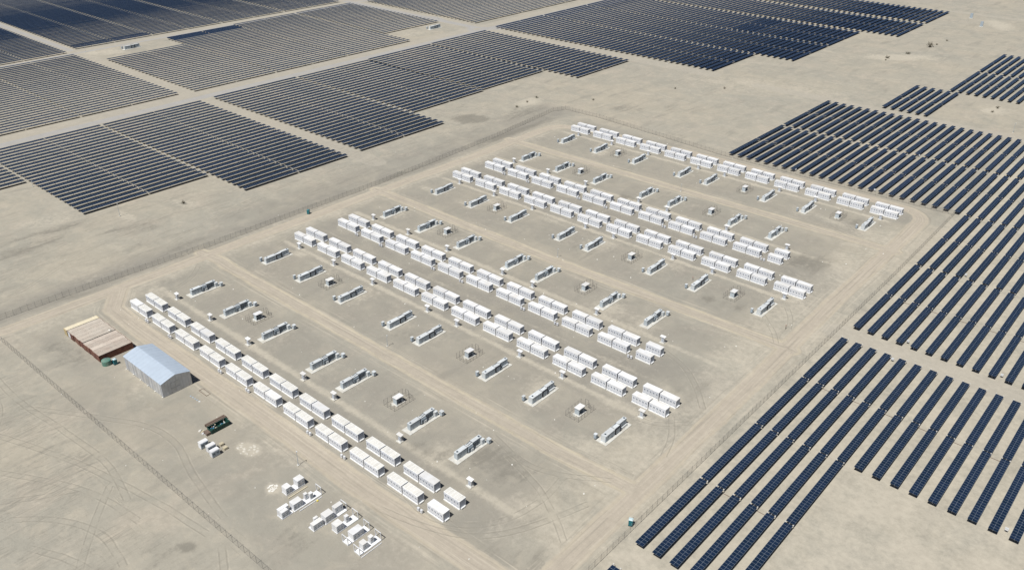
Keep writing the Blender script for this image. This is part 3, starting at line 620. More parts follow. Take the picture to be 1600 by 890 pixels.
NX = [-288.8, -265.0, -240.0, -211.4, -195.0, -162.3, -142.0]; SX = [-290.6, -267.0, -241.1, -212.3, -196.5, -164.1, -143.4, -114.5]
KN = [-288.3, -264.4, -239.4, -206.9, -190.6, -158.7, -129.2]; KS = [-289.4, -265.4, -240.4, -208.4, -192.6, -161.6, -142.6, -110.6]
HN = [-251.8, -173.5]; HS = [-253.1, -175.0, -126.4]
bands = [('N', 133.0, 129.2, 137.8, 'beside the nearest double row'), ('S', 168.8, 187.9, 172.4, 'before the second double row'), ('N', 233.0, 229.2, 237.8, 'behind the third double row'),
         ('S', 268.9, 287.9, 272.4, 'before the fourth double row'), ('N', 333.0, 329.0, 337.3, 'behind the fifth double row'), ('S', 370.4, 388.3, 373.4, 'before the farthest double row')]
# kiosk
def kiosk_template():
    T = [('concrete_base', box_mesh('concrete_base', M['concrete'], -1.0, 1.0, -0.95, 0.95, -0.1, 0.22), (0, 0, 0), [])]
    T.append(('control_cabinet', box_mesh('control_cabinet', M['white'], -0.5, 0.55, -0.35, 0.35, 0.22, 1.95), (0, 0, 0), [('door', box_mesh('door', M['vent_grey'], -0.4, 0.45, -0.378, -0.352, 0.4, 1.85), (0, 0, 0))]))
    m = MB()
    for x in (-0.85, 0.85):
        for y in (-0.45, 0.45): m.box(x-.04, x+.04, y-.04, y+.04, 0.22, 2.42)
    T.append(('canopy_posts', m.mesh('canopy_posts', M['steel']), (0, 0, 0), []))
    m = MB(); z0, z1 = 2.42, 2.62
    m.v += [(-1.05,-.62,z0),(1.05,-.62,z0),(1.05,.62,z1),(-1.05,.62,z1),(-1.05,-.62,z0+.08),(1.05,-.62,z0+.08),(1.05,.62,z1+.08),(-1.05,.62,z1+.08)]
    m.f += [(0,3,2,1),(4,5,6,7),(0,1,5,4),(1,2,6,5),(2,3,7,6),(3,0,4,7)]
    T.append(('sun_canopy', m.mesh('sun_canopy', M['roof_white']), (0, 0, 0), []))
    return T
T_K = kiosk_template()
def hut_template():
    T = [('concrete_base', box_mesh('concrete_base', M['concrete'], -1.35, 1.35, -1.9, 1.9, -0.1, 0.26), (0, 0, 0), [])]
    T.append(('front_wall', box_mesh('front_wall', M['equip'], -0.95, 0.75, -1.35, -1.25, 0.26, 2.45), (0, 0, 0), []))
    T.append(('side_wall', box_mesh('side_wall', M['equip'], -0.95, -0.87, -1.248, 1.3, 0.26, 2.45), (0, 0, 0), []))
    m = MB()
    for x, y in ((0.85, -1.3), (0.85, 1.3), (-0.9, 1.35)): m.box(x-.05, x+.05, y-.05, y+.05, 0.26, 2.48)
    T.append(('roof_posts', m.mesh('roof_posts', M['equip_mid']), (0, 0, 0), []))
    T.append(('transformer', box_mesh('transformer', M['equip_dark'], -0.6, 0.35, -0.8, 0.9, 0.26, 1.6), (0, 0, 0), [('bushing', box_mesh('bushing', M['equip_mid'], -0.3, 0.1, -0.5, 0.6, 1.602, 1.95), (0, 0, 0))]))
    T.append(('control_cabinet', box_mesh('control_cabinet', M['equip_mid'], 0.2, 0.7, 0.95, 1.25, 0.26, 1.7), (0, 0, 0), []))
    T.append(('roof', box_mesh('roof', M['roof_white'], -1.12, 1.05, -1.55, 1.6, 2.48, 2.60), (0, 0, 0), []))
    m = MB(); m.box(-0.7, 0.1, -2.35, -1.92, -0.05, 0.13); T.append(('step', m.mesh('step', M['concrete']), (0, 0, 0), []))
    return T
T_H = hut_template()
ME_FPOST = box_mesh('fence_post', M['post'], -0.032, 0.032, -0.032, 0.032, 0, 2.2)
def loop_fence(t, x0, x1, y0, y1, h, gate):
    for k in range(4): link('fence_post', ME_FPOST, t, (x0+(x1-x0)*k/3, y0, 0)); link('fence_post', ME_FPOST, t, (x0+(x1-x0)*k/3, y1, 0))
    for k in range(1, 5): link('fence_post', ME_FPOST, t, (x0, y0+(y1-y0)*k/5, 0)); link('fence_post', ME_FPOST, t, (x1, y0+(y1-y0)*k/5, 0))
    m = MB()
    for a, b in (((x0,y0),(x1,y0)),((x1,y0),(x1,y1)),((x1,y1),(x0,y1)),((x0,y1),(x0,y0))): m.quad([(*a, 0.05), (*b, 0.05), (*b, h), (*a, h)])
    link('wire_mesh', m.mesh('wire_mesh', M['chain_thin']), t)
    m = MB()
    for z in (0.08, h):
        for a, b in (((x0,y0),(x1,y0)),((x1,y0),(x1,y1)),((x1,y1),(x0,y1)),((x0,y1),(x0,y0))): m.bar((*a, z), (*b, z), 0.02)
    link('rails', m.mesh('rails', M['post']), t)
    m = MB(); gx0 = x0+(x1-x0)*0.33; gx1 = gx0+1.3
    m.bar((gx0, y1+.02, 0), (gx0, y1+.02, 2.9), .08); m.bar((gx1, y1+.02, 0), (gx1, y1+.02, 2.9), .08); m.bar((gx0, y1+.02, 2.9), (gx1, y1+.02, 2.9), .08)
    link('gate_frame', m.mesh('gate_frame', M['post']), t)
pairset = (0, 1, 3, 4, 6, 7, 9, 10)
def boxpair_template():
    T = []
    for x in (-0.62, 0.62):
        b = box_mesh('box', M['white'], x-0.36, x+0.36, -0.25, 0.25, 0.30, 1.35)
        T.append(('box', b, (0, 0, 0), [('vent', box_mesh('vent', M['vent_grey'], x-0.22, x+0.22, -0.27, -0.252, 0.7, 1.15), (0, 0, 0))]))
        m = MB()
        for dx in (-.3, .3): m.box(x+dx-.04, x+dx+.04, -.2, .2, 0, .30)
        T.append(('legs', m.mesh('legs', M['steel']), (0, 0, 0), []))
    return T
T_BP = boxpair_template()
for b, (kind, ypad, yk, yf, where) in enumerate(bands):
    for k, x in enumerate(NX if kind == 'N' else SX):
        t = thing('inverter_skid', 'grey inverter skid on concrete pad, %s from the left %s' % (ordn(k+1), where), 'inverter', (x, ypad, 0), 'inverter skids on concrete pads')
        inst(T_SN if kind == 'N' else T_SS, t)
    for k, x in enumerate(KN if kind == 'N' else KS):
        t = thing('control_kiosk', 'small white kiosk under a canopy, %s from the left %s' % (ordn(k+1), where), 'kiosk', (x, yk, 0), 'small white control kiosks'); inst(T_K, t)
    for k, x in enumerate(HN if kind == 'N' else HS):
        t = thing('transformer_hut', 'roofed transformer hut inside a fence, %s from the left %s' % (ordn(k+1), where), 'hut', (x, yf+3.9, 0), 'fenced transformer huts'); inst(T_H, t)
        f = thing('enclosure_fence', 'small wire fence around the hut, %s from the left %s' % (ordn(k+1), where), 'fence', (x, yf, 0), 'wire fences around the huts')
        loop_fence(f, -2.55, 2.55, 0, 8.0, 2.1, 0)
for r, (x0, npair, se, y0, rn) in enumerate(rows):
    if se: spots = [(-280.7+16.5*k, y0-1.5) for k in pairset if k < 10]; side = 'in front of'
    else: spots = [(-282.6+16.5*k, y0+UD+6.25+1.4) for k in pairset]; side = 'behind'
    for k, (x, y) in enumerate(spots):
        t = thing('cooling_unit_pair', 'pair of small white boxes, %s from the left %s the %s' % (ordn(k+1), side, rn), 'equipment box', (x, y, 0), 'pairs of small white boxes by the containers'); inst(T_BP, t)
# two stations out in the arrays
for x, y, lab in ((-693.5, 309.5, 'inverter station in the clearing of the left arrays'), (-564.0, 525.5, 'inverter station in the clearing below the top array')):
    t = thing('inverter_skid', lab, 'inverter', (x, y, 0), 'inverter skids on concrete pads'); t.scale = (1.15, 1.1, 1.15); inst(T_SS, t)

# ------------------------------------------------------------------ perimeter fences
ME_PP = MB().tube((0, 0, 0), (0, 0, 2.35), 0.04, n=6).bar((0, 0, 2.35), (0.0, 0.0, 2.75), 0.045).mesh('fence_post', M['post'])
def fence(name, pts, label, step=2.6, wire='chain'):
    t = thing(name, label, 'fence', (pts[0][0], pts[0][1], 0), 'chain link fences around the compound'); ox, oy = pts[0]
    mm = MB(); rl = MB()
    for (x0, y0), (x1, y1) in zip(pts[:-1], pts[1:]):
        d = math.hypot(x1-x0, y1-y0); n = max(1, int(d/step))
        for k in range(n+1):
            o = link('fence_post', ME_PP, t, (x0+(x1-x0)*k/n-ox, y0+(y1-y0)*k/n-oy, 0)); o.rotation_euler = (random.uniform(-.02, .02), random.uniform(-.02, .02), 0)
        a = (x0-ox, y0-oy); b = (x1-ox, y1-oy)
        mm.quad([(*a, 0.03), (*b, 0.03), (*b, 2.3), (*a, 2.3)])
        for z in (0.08, 2.32): rl.bar((*a, z), (*b, z), 0.03)
    link('wire_mesh', mm.mesh('wire_mesh', M[wire]), t); link('tension_wire', rl.mesh('tension_wire', M['post']), t)
fence('chain_link_fence', [(-324, 40), (-323, 100), (-320.3, 160), (-320, 260), (-324, 350), (-330.5, 415)], 'wire fence along the left side of the battery compound')
fence('chain_link_fence', [(-330.5, 415), (-327, 423.5), (-300, 423.8), (-256, 420), (-210, 415.6), (-150, 415.4), (-86, 416.6)], 'wire fence along the far side of the battery compound')
fence('chain_link_fence', [(-86, 416.6), (-85.1, 340), (-85.1, 100), (-85, 60)], 'wire fence between the compound and the right solar field')
fence('chain_link_fence', [(-309, 71.2), (-233, 71.8), (-150, 72.7), (-60, 73.5)], 'wire fence running diagonally across the bottom left', wire='chain_south')

# ------------------------------------------------------------------ shed
def shed():
    x0, x1, y0, y1, he, hr = -257.3, -232.6, 92.8, 103.0, 5.3, 6.65
    t = thing('storage_shed', 'large grey metal shed with blue-grey curved roof', 'shed', (x0, y0, 0)); Lx, Ly = x1-x0, y1-y0
    def prof(v):       # gently arched gable, v across
        u = abs(2*v/Ly-1); return he+(hr-he)*(1-u**1.12)
    core = MB(); n = 12
    vs = [0.03+(Ly-0.06)*k/n for k in range(n+1)]
    for xx, flip in ((0.03, False), (Lx-0.03, True)):
        pts = [(xx, v, prof(v)-0.06) for v in vs]+[(xx, Ly-0.03, 0), (xx, 0.03, 0)]
        core.quad(pts if flip else pts[::-1])
    core.quad([(0.03, 0.03, 0), (Lx-.03, .03, 0), (Lx-.03, .03, he-.06), (.03, .03, he-.06)]); core.quad([(Lx-.03, Ly-.03, 0), (.03, Ly-.03, 0), (.03, Ly-.03, he-.06), (Lx-.03, Ly-.03, he-.06)])
    link('inner_wall', core.mesh('inner_wall', M['shed_wall']), t)
    nb = 25; bw = Lx/nb
    for side in (0, 1):
        for k in range(nb):
            p = MB(); yy = (-0.05, 0.0) if side == 0 else (Ly, Ly+0.05); d = 0.025*(k % 2)
            p.box(k*bw+0.03, (k+1)*bw-0.03, yy[0]-(d if side == 0 else 0), yy[1]+(d if side else 0), 0.05, he-0.08)
            link('wall_panel', p.mesh('wall_panel', M['shed_wall' if random.random() < .45 else 'shed_wall_shade']), t)  # two tones paint the light and dark stripes of reflecting ribs
    for k in range(10):   # gable end sheets, cut to the roof line
        a, b = k*Ly/10+0.02, (k+1)*Ly/10-0.02; d = 0.02*(k % 2); p = MB()
        if 3 <= k <= 5: z0 = 4.1
        else: z0 = 0.05
        for xx in (Lx, ):
            q = [(a, z0), (b, z0), (b, prof(b)-0.06), (a, prof(a)-0.06)]
            b0 = len(p.v); p.v += [(xx+0.0, u, z) for u, z in q]+[(xx+0.05+d, u, z) for u, z in q]
            p.f += [(b0+4, b0+5, b0+6, b0+7), (b0, b0+1, b0+5, b0+4), (b0+1, b0+2, b0+6, b0+5), (b0+2, b0+3, b0+7, b0+6), (b0+3, b0, b0+4, b0+7)]; p.m += [0]*5
        link('wall_panel', p.mesh('wall_panel', M['shed_wall']), t)
    for a in (3*Ly/10+0.03, 4.5*Ly/10+0.03):
        d = link('sliding_door', box_mesh('sliding_door', M['shed_wall'], Lx+0.005, Lx+0.10, a, a+1.5*Ly/10-0.06, 0.08, 4.05), t)
        link('door_rail', box_mesh('door_rail', M['equip_dark'], Lx+0.102, Lx+0.14, a+0.05, a+1.4*Ly/10-0.05, 2.0, 2.06), d)
    for k in range(nb):   # roof sheets, two per bay, lapped
        for s in (0, 1):
            vv = np.linspace(-0.22, Ly/2-0.02, 6) if s == 0 else np.linspace(Ly/2+0.02, Ly+0.22, 6)
            p = MB(); a, b = k*bw-0.0+0.012, (k+1)*bw-0.012
            if k == 0: a -= 0.25
            if k == nb-1: b += 0.25
            lift = 0.02*(k % 2)
            for v0, v1 in zip(vv[:-1], vv[1:]):
                zA, zB = prof(min(max(v0, 0), Ly))+lift-0.04*max(0, -v0)*3, prof(min(max(v1, 0), Ly))+lift
                zA = he-0.08+lift if v0 < 0 else zA; zB = he-0.08+lift if v1 > Ly else zB
                p.quad([(a, v0, zA), (b, v0, zA), (b, v1, zB), (a, v1, zB)]); p.quad([(a, v1, zB-.04), (b, v1, zB-.04), (b, v0, zA-.04), (a, v0, zA-.04)])
            link('roof_sheet', p.mesh('roof_sheet', M['shed_roof']), t)
    link('ridge_cap', MB().box(-0.25, Lx+0.25, Ly/2-0.16, Ly/2+0.16, hr+0.0, hr+0.045).mesh('ridge_cap', M['shed_roof']), t)
    for k in range(6): link('anchor_block', box_mesh('anchor_block', M['stone'], 0.2+k*4.85-0.18, 0.2+k*4.85+0.18, -0.45, -0.1, 0, 0.3), t)
shed()

# ------------------------------------------------------------------ shipping containers
def container(x, y, side, roof, label, end=None):
    t = thing('shipping_container', label, 'container', (x, y, 0), 'shipping containers side by side'); Wc, Lc, Hc = 2.40, 12.15, 2.58
    c = MB(); c.box(0.04, Wc-0.04, 0.05, Lc-0.05, 0.12, Hc-0.03)
    link('body', c.mesh('body', side), t)
    f = MB()
    for xx in (0, Wc-0.1):
        for yy in (0, Lc-0.1): f.box(xx, xx+0.1, yy, yy+0.1, 0, Hc)
    for yy in (0.0, Lc-0.1): f.box(0.1, Wc-0.1, yy, yy+0.1, Hc-0.12, Hc); f.box(0.1, Wc-0.1, yy, yy+0.1, 0.02, 0.16)
    for xx in (0.0, Wc-0.08): f.box(xx, xx+0.08, .1, Lc-.1, 0.02, .16)
    link('corner_frame', f.mesh('corner_frame', side), t)
    r = MB(); r.box(0.1, Wc-0.1, 0.1, Lc-0.1, Hc-0.029, Hc-0.02)
    for xx in (0.0, Wc-0.08): r.box(xx, xx+0.08, 0.1, Lc-0.1, Hc-0.1, Hc)
    for k in range(24): r.box(0.1, Wc-0.1, 0.15+k*0.495, 0.15+k*0.495+0.36, Hc-0.019, Hc-0.004)
    link('roof', r.mesh('roof', roof), t)
    s = MB()
    for k in range(40): s.box(Wc-0.04, Wc-0.005, 0.16+k*0.297, 0.16+k*0.297+0.16, 0.17, Hc-0.11)
    link('corrugated_side', s.mesh('corrugated_side', side), t)
    for a in (0.12, Wc/2+0.02):
        d = link('door', box_mesh('door', end or side, a, a+Wc/2-0.14, 0.0, 0.045, 0.18, Hc-0.14), t)
        link('lock_bar', box_mesh('lock_bar', M['steel'], a+0.5, a+0.54, -0.03, -0.003, 0.2, Hc-0.16), d)
container(-295.4, 88.55, M['yellow'], M['yellow_roof'], 'yellow shipping container at the left end of the row')
xc = [-292.75+2.44*k for k in range(5)]+[-280.15+2.44*k for k in range(5)]
for k, x in enumerate(xc):
    if k == 0: lab = 'shipping container with whitish end next to the yellow one'
    elif k == 9: lab = 'rust red shipping container at the end nearest the shed'
    else: lab = 'rusty dusty-roofed shipping container, %s from the yellow one' % ordn(k+1)
    container(x, 88.6+random.uniform(-.12, .12), M['rust'], M['sand_roof'] if k < 5 else M['rust_roof'], lab, M['white'] if k == 0 else None)
t = tag(link('roof_sack', None, None, (-281.2, 99.0, 2.6)), 'small white sack lying on the container roofs', 'sack')
link('sack_body', MB().tube((-0.35, -.25, 0.15), (0.3, 0.2, 0.15), 0.22, 0.26, n=8).mesh('sack_body', M['stone']), t)

# ------------------------------------------------------------------ water tank, portable toilets
t = thing('water_tank', 'round green water tank beside the rusty containers', 'tank', (-265.2, 89.6, 0))
link('tank_body', MB().tube((0, 0, 0), (0, 0, 1.75), 1.55, n=28).mesh('tank_body', M['tank']), t)
link('tank_lid', MB().tube((0, 0, 1.75), (0, 0, 2.05), 1.5, 0.5, n=28).mesh('tank_lid', M['tank']), t)
link('hatch', MB().tube((-0.6, 0.3, 1.9), (-0.6, 0.3, 2.12), 0.28, n=12).mesh('hatch', M['equip_dark']), t)
mm = MB()
for z in (0.5, 1.1): mm.tube((0, 0, z), (0, 0, z+0.06), 1.58, n=28)
link('hoops', mm.mesh('hoops', M['tank']), t)
def toilet(x, y, rz, roofmat, label):
    t = thing('portable_toilet', label, 'toilet', (x, y, 0), 'teal portable toilets', rz)
    link('cabin', box_mesh('cabin', M['teal'], -0.55, 0.55, -0.55, 0.55, 0.12, 2.1), t)
    d = link('door', box_mesh('door', M['teal'], -0.42, 0.42, -0.59, -0.552, 0.2, 1.95), t); link('handle', box_mesh('handle', M['white'], 0.28, 0.36, -0.62, -0.592, 1.0, 1.15), d)
    m = MB(); q = [(-0.6,-.6,2.1),(.6,-.6,2.1),(.6,.6,2.1),(-.6,.6,2.1),(-.35,-.35,2.3),(.35,-.35,2.3),(.35,.35,2.3),(-.35,.35,2.3)]; m.v += q; m.f += [(0,3,2,1),(4,5,6,7),(0,1,5,4),(1,2,6,5),(2,3,7,6),(3,0,4,7)]
    r = link('roof', m.mesh('roof', roofmat), t); link('vent_pipe', MB().tube((.45, .45, 2.0), (.45, .45, 2.55), .05, n=6).mesh('vent_pipe', M['shadowgap']), r)
    link('skid_base', box_mesh('skid_base', M['shadowgap'], -0.6, 0.6, -0.6, 0.6, 0, 0.118), t)
toilet(-263.0, 91.6, 0.0, M['pale_blue'], 'teal portable toilet beside the green water tank')
toilet(-316.6, 212.9, 0.5, M['teal'], 'teal portable toilet standing by the left fence road')
toilet(-86.6, 146.8, 0.4, M['pale_blue'], 'teal portable toilet against the right compound fence')

# ------------------------------------------------------------------ stored battery skids (bottom left)
def rack(x, y, Wd, Ln, cabs, ends, label, rz=0.0):
    """open steel skid carrying battery cabinets; cabs = (x0, x1, y0, y1, height)"""
    t = thing('battery_skid', label, 'battery skid', (x, y, 0), 'stored battery skids near the road', rz)
    f = MB(); f.box(0, Wd, 0, 0.16, 0, 0.28); f.box(0, Wd, Ln-0.16, Ln, 0, 0.28); f.box(0, 0.16, 0.16, Ln-.16, 0, 0.28); f.box(Wd-.16, Wd, .16, Ln-.16, 0, 0.28)
    link('base_frame', f.mesh('base_frame', M['white']), t)
    link('deck', box_mesh('deck', M['roof_edge'], 0.162, Wd-0.162, 0.162, Ln-0.162, 0.05, 0.26), t)
    for e in ends:
        yy = 0.0 if e == 0 else Ln-0.16
        for xx in (0.0, Wd-0.16): link('frame_post', box_mesh('frame_post', M['white'], xx, xx+0.16, yy, yy+0.16, 0.282, 2.6), t)
        link('top_beam', box_mesh('top_beam', M['white'], 0, Wd, yy, yy+0.16, 2.602, 2.76), t)
        b = MB(); b.bar((0.1, yy+.08, 0.3), (Wd*0.55, yy+.08, 2.55), 0.08); link('brace', b.mesh('brace', M['white']), t)
    for x0, x1, y0, y1, h in cabs:
        c = link('cabinet', box_mesh('cabinet', M['white'], x0, x1, y0, y1, 0.27, h), t)
        link('cabinet_top', box_mesh('cabinet_top', M['roof_white'], x0-.03, x1+.03, y0-.03, y1+.03, h+.002, h+.05), c)
        nd = max(1, int(round((y1-y0)/1.05)))
        for k in range(nd):
            a = y0+(y1-y0)*k/nd+0.08; b = y0+(y1-y0)*(k+1)/nd-0.08
            d = MB(); d.box(x1+.002, x1+.03, a, b, 0.5, h-0.2); yc = (a+b)/2; d.tube((x1+.031, yc, h*0.62), (x1+.05, yc, h*0.62), 0.27, n=10, m=1); d.box(x1+.031, x1+.04, a+.05, b-.05, 0.6, 0.9, 1)
            link('door', d.mesh('door', M['white'], M['equip_mid']), c)
rack(-166.9, 92.2, 2.3, 6.4, [(0.1, 2.2, 0.1, 1.9, 2.35), (0.1, 2.2, 4.0, 6.3, 2.5), (0.5, 1.4, 1.95, 2.4, 0.9)], [], 'low white battery skid with two cabinets nearest the container row')
rack(-160.3, 86.0, 2.5, 3.6, [(0.1, 1.2, 0.1, 3.2, 2.3), (1.25, 2.4, 0.1, 2.2, 2.2)], [], 'tight block of white cabinets at the left of the stored skids')
rack(-160.1, 89.9, 2.4, 9.2, [(0.1, 2.1, 0.1, 3.0, 2.35), (0.2, 1.1, 4.6, 5.5, 2.3), (1.0, 1.9, 5.7, 6.7, 2.2)], [1], 'long stored skid with tall narrow cabinets and open end frame')
rack(-150.2, 88.9, 2.4, 3.4, [(0.9, 2.3, 0.1, 3.2, 2.1), (0.1, 0.8, 1.6, 2.8, 2.5)], [], 'row of three cabinets at the left front of the stored skids')
rack(-149.9, 92.6, 2.4, 7.2, [(0.1, 2.3, 0.2, 2.9, 2.5), (0.1, 1.5, 4.0, 6.6, 2.5)], [1], 'stored skid with two wide cabinets and end frame')
rack(-145.0, 92.5, 2.4, 7.3, [(0.1, 2.3, 0.1, 2.3, 2.45), (0.3, 1.3, 4.0, 5.0, 2.4)], [1], 'stored skid with one big and one narrow cabinet')
rack(-139.6, 91.8, 2.4, 7.4, [(0.1, 2.3, 1.9, 5.4, 2.35)], [0, 1], 'stored skid with a single long central cabinet and two end frames')
rack(-134.6, 91.6, 2.4, 7.3, [(0.2, 1.9, 1.6, 3.1, 2.35), (0.4, 1.5, 4.4, 5.5, 2.4)], [0, 1], 'rightmost stored skid with two small cabinets and two end frames')
for k, (x, y, z, dx, dy, m_, lab) in enumerate([(-163.6, 91.9, 0.05, 0.3, 6.5, 'pale_timber', 'long pale timber lying beside the low skid'), (-156.9, 96.5, 0.08, 0.5, 0.5, 'yellow_mark', 'small yellow item on the ground by the long skid'),
        (-157.1, 91.0, 0.05, 0.22, 7.5, 'white', 'long white beam lying on the ground by the long skid'), (-131.6, 91.5, 0.05, 0.18, 6.8, 'white', 'long white beam beside the rightmost stored skid')]):
    t = thing('ground_beam' if k != 1 else 'yellow_bag', lab, 'beam' if k != 1 else 'bag', (x, y, 0))
    mm = MB(); mm.box(0, dx, 0, dy, z*0.2, z+0.18); mm.box(dx*0.1, dx*0.9, dy*0.02, dy*0.98, z+0.182, z+0.2)
    link('beam' if k != 1 else 'bag_body', mm.mesh('beam', M[m_]), t)

# three air-conditioning cabinets, pallets, waste skip, rubble
def chiller(x, y, rz, label):
    t = thing('equipment_cabinet', label, 'cabinet', (x, y, 0), 'loose equipment cabinets', rz)
    link('cabinet_body', box_mesh('cabinet_body', M['white'], 0, 1.5, 0, 2.6, 0.12, 2.15), t)
    link('cabinet_top', box_mesh('cabinet_top', M['roof_white'], -.04, 1.3, -.04, 2.64, 2.152, 2.22), t)
    for k in range(2): d = link('door', box_mesh('door', M['equip_mid'], 1.502, 1.54, 0.12+k*1.22, 1.24+k*1.22, 0.3, 1.9), t); link('fan_grille', box_mesh('fan_grille', M['equip_dark'], 1.542, 1.56, 0.35+k*1.22, 1.0+k*1.22, 1.0, 1.6), d)
    link('feet', MB().box(0.1, 0.3, 0.1, 2.5, 0, 0.118).box(1.2, 1.4, .1, 2.5, 0, .118).mesh('feet', M['shadowgap']), t)
chiller(-201.6, 87.0, 0.0, 'loose white cabinet standing furthest left by the skip')
chiller(-198.4, 87.6, 0.0, 'middle one of three loose cabinets by the skip')
chiller(-195.6, 87.1, 0.0, 'front loose white cabinet with two round fans')
for x, y, lab in ((-198.0, 91.6, 'pale wooden crate behind the loose cabinets'), (-195.6, 91.4, 'second pale wooden crate nearer the rubble')):
    t = thing('wooden_crate', lab, 'crate', (x, y, 0), 'pale wooden crates')
    link('crate_body', box_mesh('crate_body', M['pale_timber'], 0, 1.0, 0, 1.2, 0.12, 0.75), t)
    for k in range(4): link('slat', box_mesh('slat', M['pale_timber'], 0.02+k*0.25, 0.2+k*0.25, -0.02, 1.22, 0.752, 0.80), t)
    link('pallet', MB().box(0, .15, 0, 1.2, 0, .118).box(.42, .58, 0, 1.2, 0, .118).box(.85, 1.0, 0, 1.2, 0, .118).mesh('pallet', M['timber']), t)
t = thing('waste_skip', 'dark green open waste skip full of scrap', 'skip', (-206.6, 93.0, 0))
m = MB(); m.box(0, 2.4, 0, 6.4, 0.1, 0.25); m.box(0, .1, 0, 6.4, .252, 1.5); m.box(2.3, 2.4, 0, 6.4, .252, 1.5); m.box(.1, 2.3, 0, .1, .252, 1.5); m.box(.1, 2.3, 6.3, 6.4, .252, 1.5)
link('skip_hull', m.mesh('skip_hull', M['green']), t)
for k in range(9): link('rib', box_mesh('rib', M['green'], 2.402, 2.5, 0.1+k*0.75, 0.22+k*0.75, 0.1, 1.45), t)
link('rim', MB().box(-.06, 2.5, -.08, 0.02, 1.502, 1.58).box(-.06, 2.5, 6.38, 6.48, 1.502, 1.58).box(2.32, 2.5, .022, 6.378, 1.502, 1.58).box(-.06, .08, .022, 6.378, 1.502, 1.58).mesh('rim', M['green']), t)
link('end_ramp', MB().box(0.2, 2.2, -1.5, -0.1, 0.05, 0.9).mesh('end_ramp', M['timber']), t)
scr = [('timber', 'brown timber scrap'), ('stone', 'white scrap sheet'), ('blue', 'blue plastic scrap'), ('pale_timber', 'pale timber scrap'), ('equip_mid', 'grey metal scrap')]
for k in range(16):
    a = random.uniform(.25, 1.5); b = random.uniform(.4, 5.6); c = random.uniform(.25, .6); d = random.uniform(.2, .45)
    link('scrap_piece', box_mesh('scrap_piece', M[scr[k % 5][0]], a, a+c, b, b+d, 0.26+k*.08, 0.42+k*.08), t)
t = thing('timber_stack', 'long brown timber stack behind the green skip', 'timber', (-209.2, 93.6, 0))
for k in range(5): link('plank', box_mesh('plank', M['timber'], 0.0+0.35*k, 0.3+0.35*k, 0.1*(k % 3), 6.8-0.2*(k % 2), 0.0, 0.9+0.12*(k % 2)), t)
for k in range(4):
    t = thing('scrap_sheet', ['crumpled white sheet', 'pale broken panel', 'white foam block', 'grey bent sheet'][k]+' left of the green skip', 'scrap', (-208.6+0.9*k, 91.0+0.4*(k % 2), 0), 'scrap by the skip')
    m = MB(); m.box(0, .7, 0, .5, 0, .25); m.box(.1, .5, .1, .9, .252, .4); link('scrap_body', m.mesh('scrap_body', M[['stone', 'pale_timber', 'white', 'equip_top'][k]]), t)
def rubble(name, cx, cy, rx, ry, n, smin, smax, label, mt, flat=0.4):
    m = MB()
    for _ in range(n):
        r = math.sqrt(random.random()); a = random.uniform(0, 6.283); x = cx+rx*r*math.cos(a); y = cy+ry*r*math.sin(a); s = random.uniform(smin, smax)
        q = [(random.uniform(.6, 1.3)*s*math.cos(k*1.2566), random.uniform(.6, 1.3)*s*math.sin(k*1.2566)) for k in range(5)]
        b = len(m.v); m.v += [(x+u, y+v, 0.0) for u, v in q]+[(x+u*.6, y+v*.6, s*flat) for u, v in q]
        for k in range(5): m.f.append((b+k, b+(k+1) % 5, b+5+(k+1) % 5, b+5+k)); m.m.append(0)
        m.f.append(tuple(b+5+k for k in range(5))); m.m.append(0)
    o = link(name, m.mesh(name, mt)); tag(o, label, 'rubble', kind='stuff')
rubble('white_rubble', -189.9, 96.4, 4.2, 2.6, 34, 0.12, 0.55, 'patch of white broken rubble behind the crates', M['rubble'], 0.10)
rubble('spilled_powder', -170.4, 91.4, 1.4, 1.6, 50, 0.1, 0.35, 'white spilled heap left of the low skid', M['stone'], 0.25)
# loose panels and frame by the shed
for k in range(5):
    t = thing('loose_sheet', 'pale sheet lying by the shed gable, %s in line' % ordn(k+1), 'sheet', (-227.2+1.25*k, 98.8+0.05*k, 0), 'pale sheets in line by the shed', 0.2*k)
    m = MB(); m.box(0, 0.6, 0, 0.5, 0.0, 0.06); m.box(0.1, 0.5, 0.1, 0.4, 0.062, 0.12); link('sheet_body', m.mesh('sheet_body', M['equip_mid'] if k < 4 else M['equip_top']), t)
t = thing('steel_frame', 'rusty steel frame lying flat near the shed corner', 'frame', (-227.6, 102.4, 0))
link('frame_bars', MB().box(0, 4.6, 0, .14, 0, .14).box(0, 4.6, 1.5, 1.64, 0, .14).box(0, .14, .142, 1.498, 0, .14).box(4.46, 4.6, .142, 1.498, 0, .14).mesh('frame_bars', M['timber']), t)

# ------------------------------------------------------------------ lamp poles, masts, markers, field boxes, shrubs, stones
def lamp(x, y, h, label, stay=False):
    t = thing('lamp_pole', label, 'lamp pole', (x, y, 0), 'slender poles around the site')
    link('pole', MB().tube((0, 0, 0.2), (0, 0, h), 0.09, 0.05, n=8).mesh('pole', M['equip_mid']), t)
    link('base', box_mesh('base', M['concrete'], -0.35, 0.35, -0.35, 0.35, 0, 0.25), t)
    link('lamp_head', MB().box(-0.08, 0.5, -0.12, 0.12, h-0.02, h+0.1).mesh('lamp_head', M['equip_top']), t)
    if stay: link('antenna', MB().bar((-0.5, 0, h-0.6), (0.5, 0, h-0.6), .04).mesh('antenna', M['equip_mid']), t)
lamp(-172.8, 102.1, 5.2, 'lone thin pole between the road and the stored skids')
lamp(-381.0, 152.0, 6.4, 'tall thin pole before the left solar array')
lamp(-201.4, 161.5, 4.6, 'thin pole beside the first inner dirt road')
lamp(-199.7, 256.6, 4.0, 'thin pole beside the second inner dirt road')
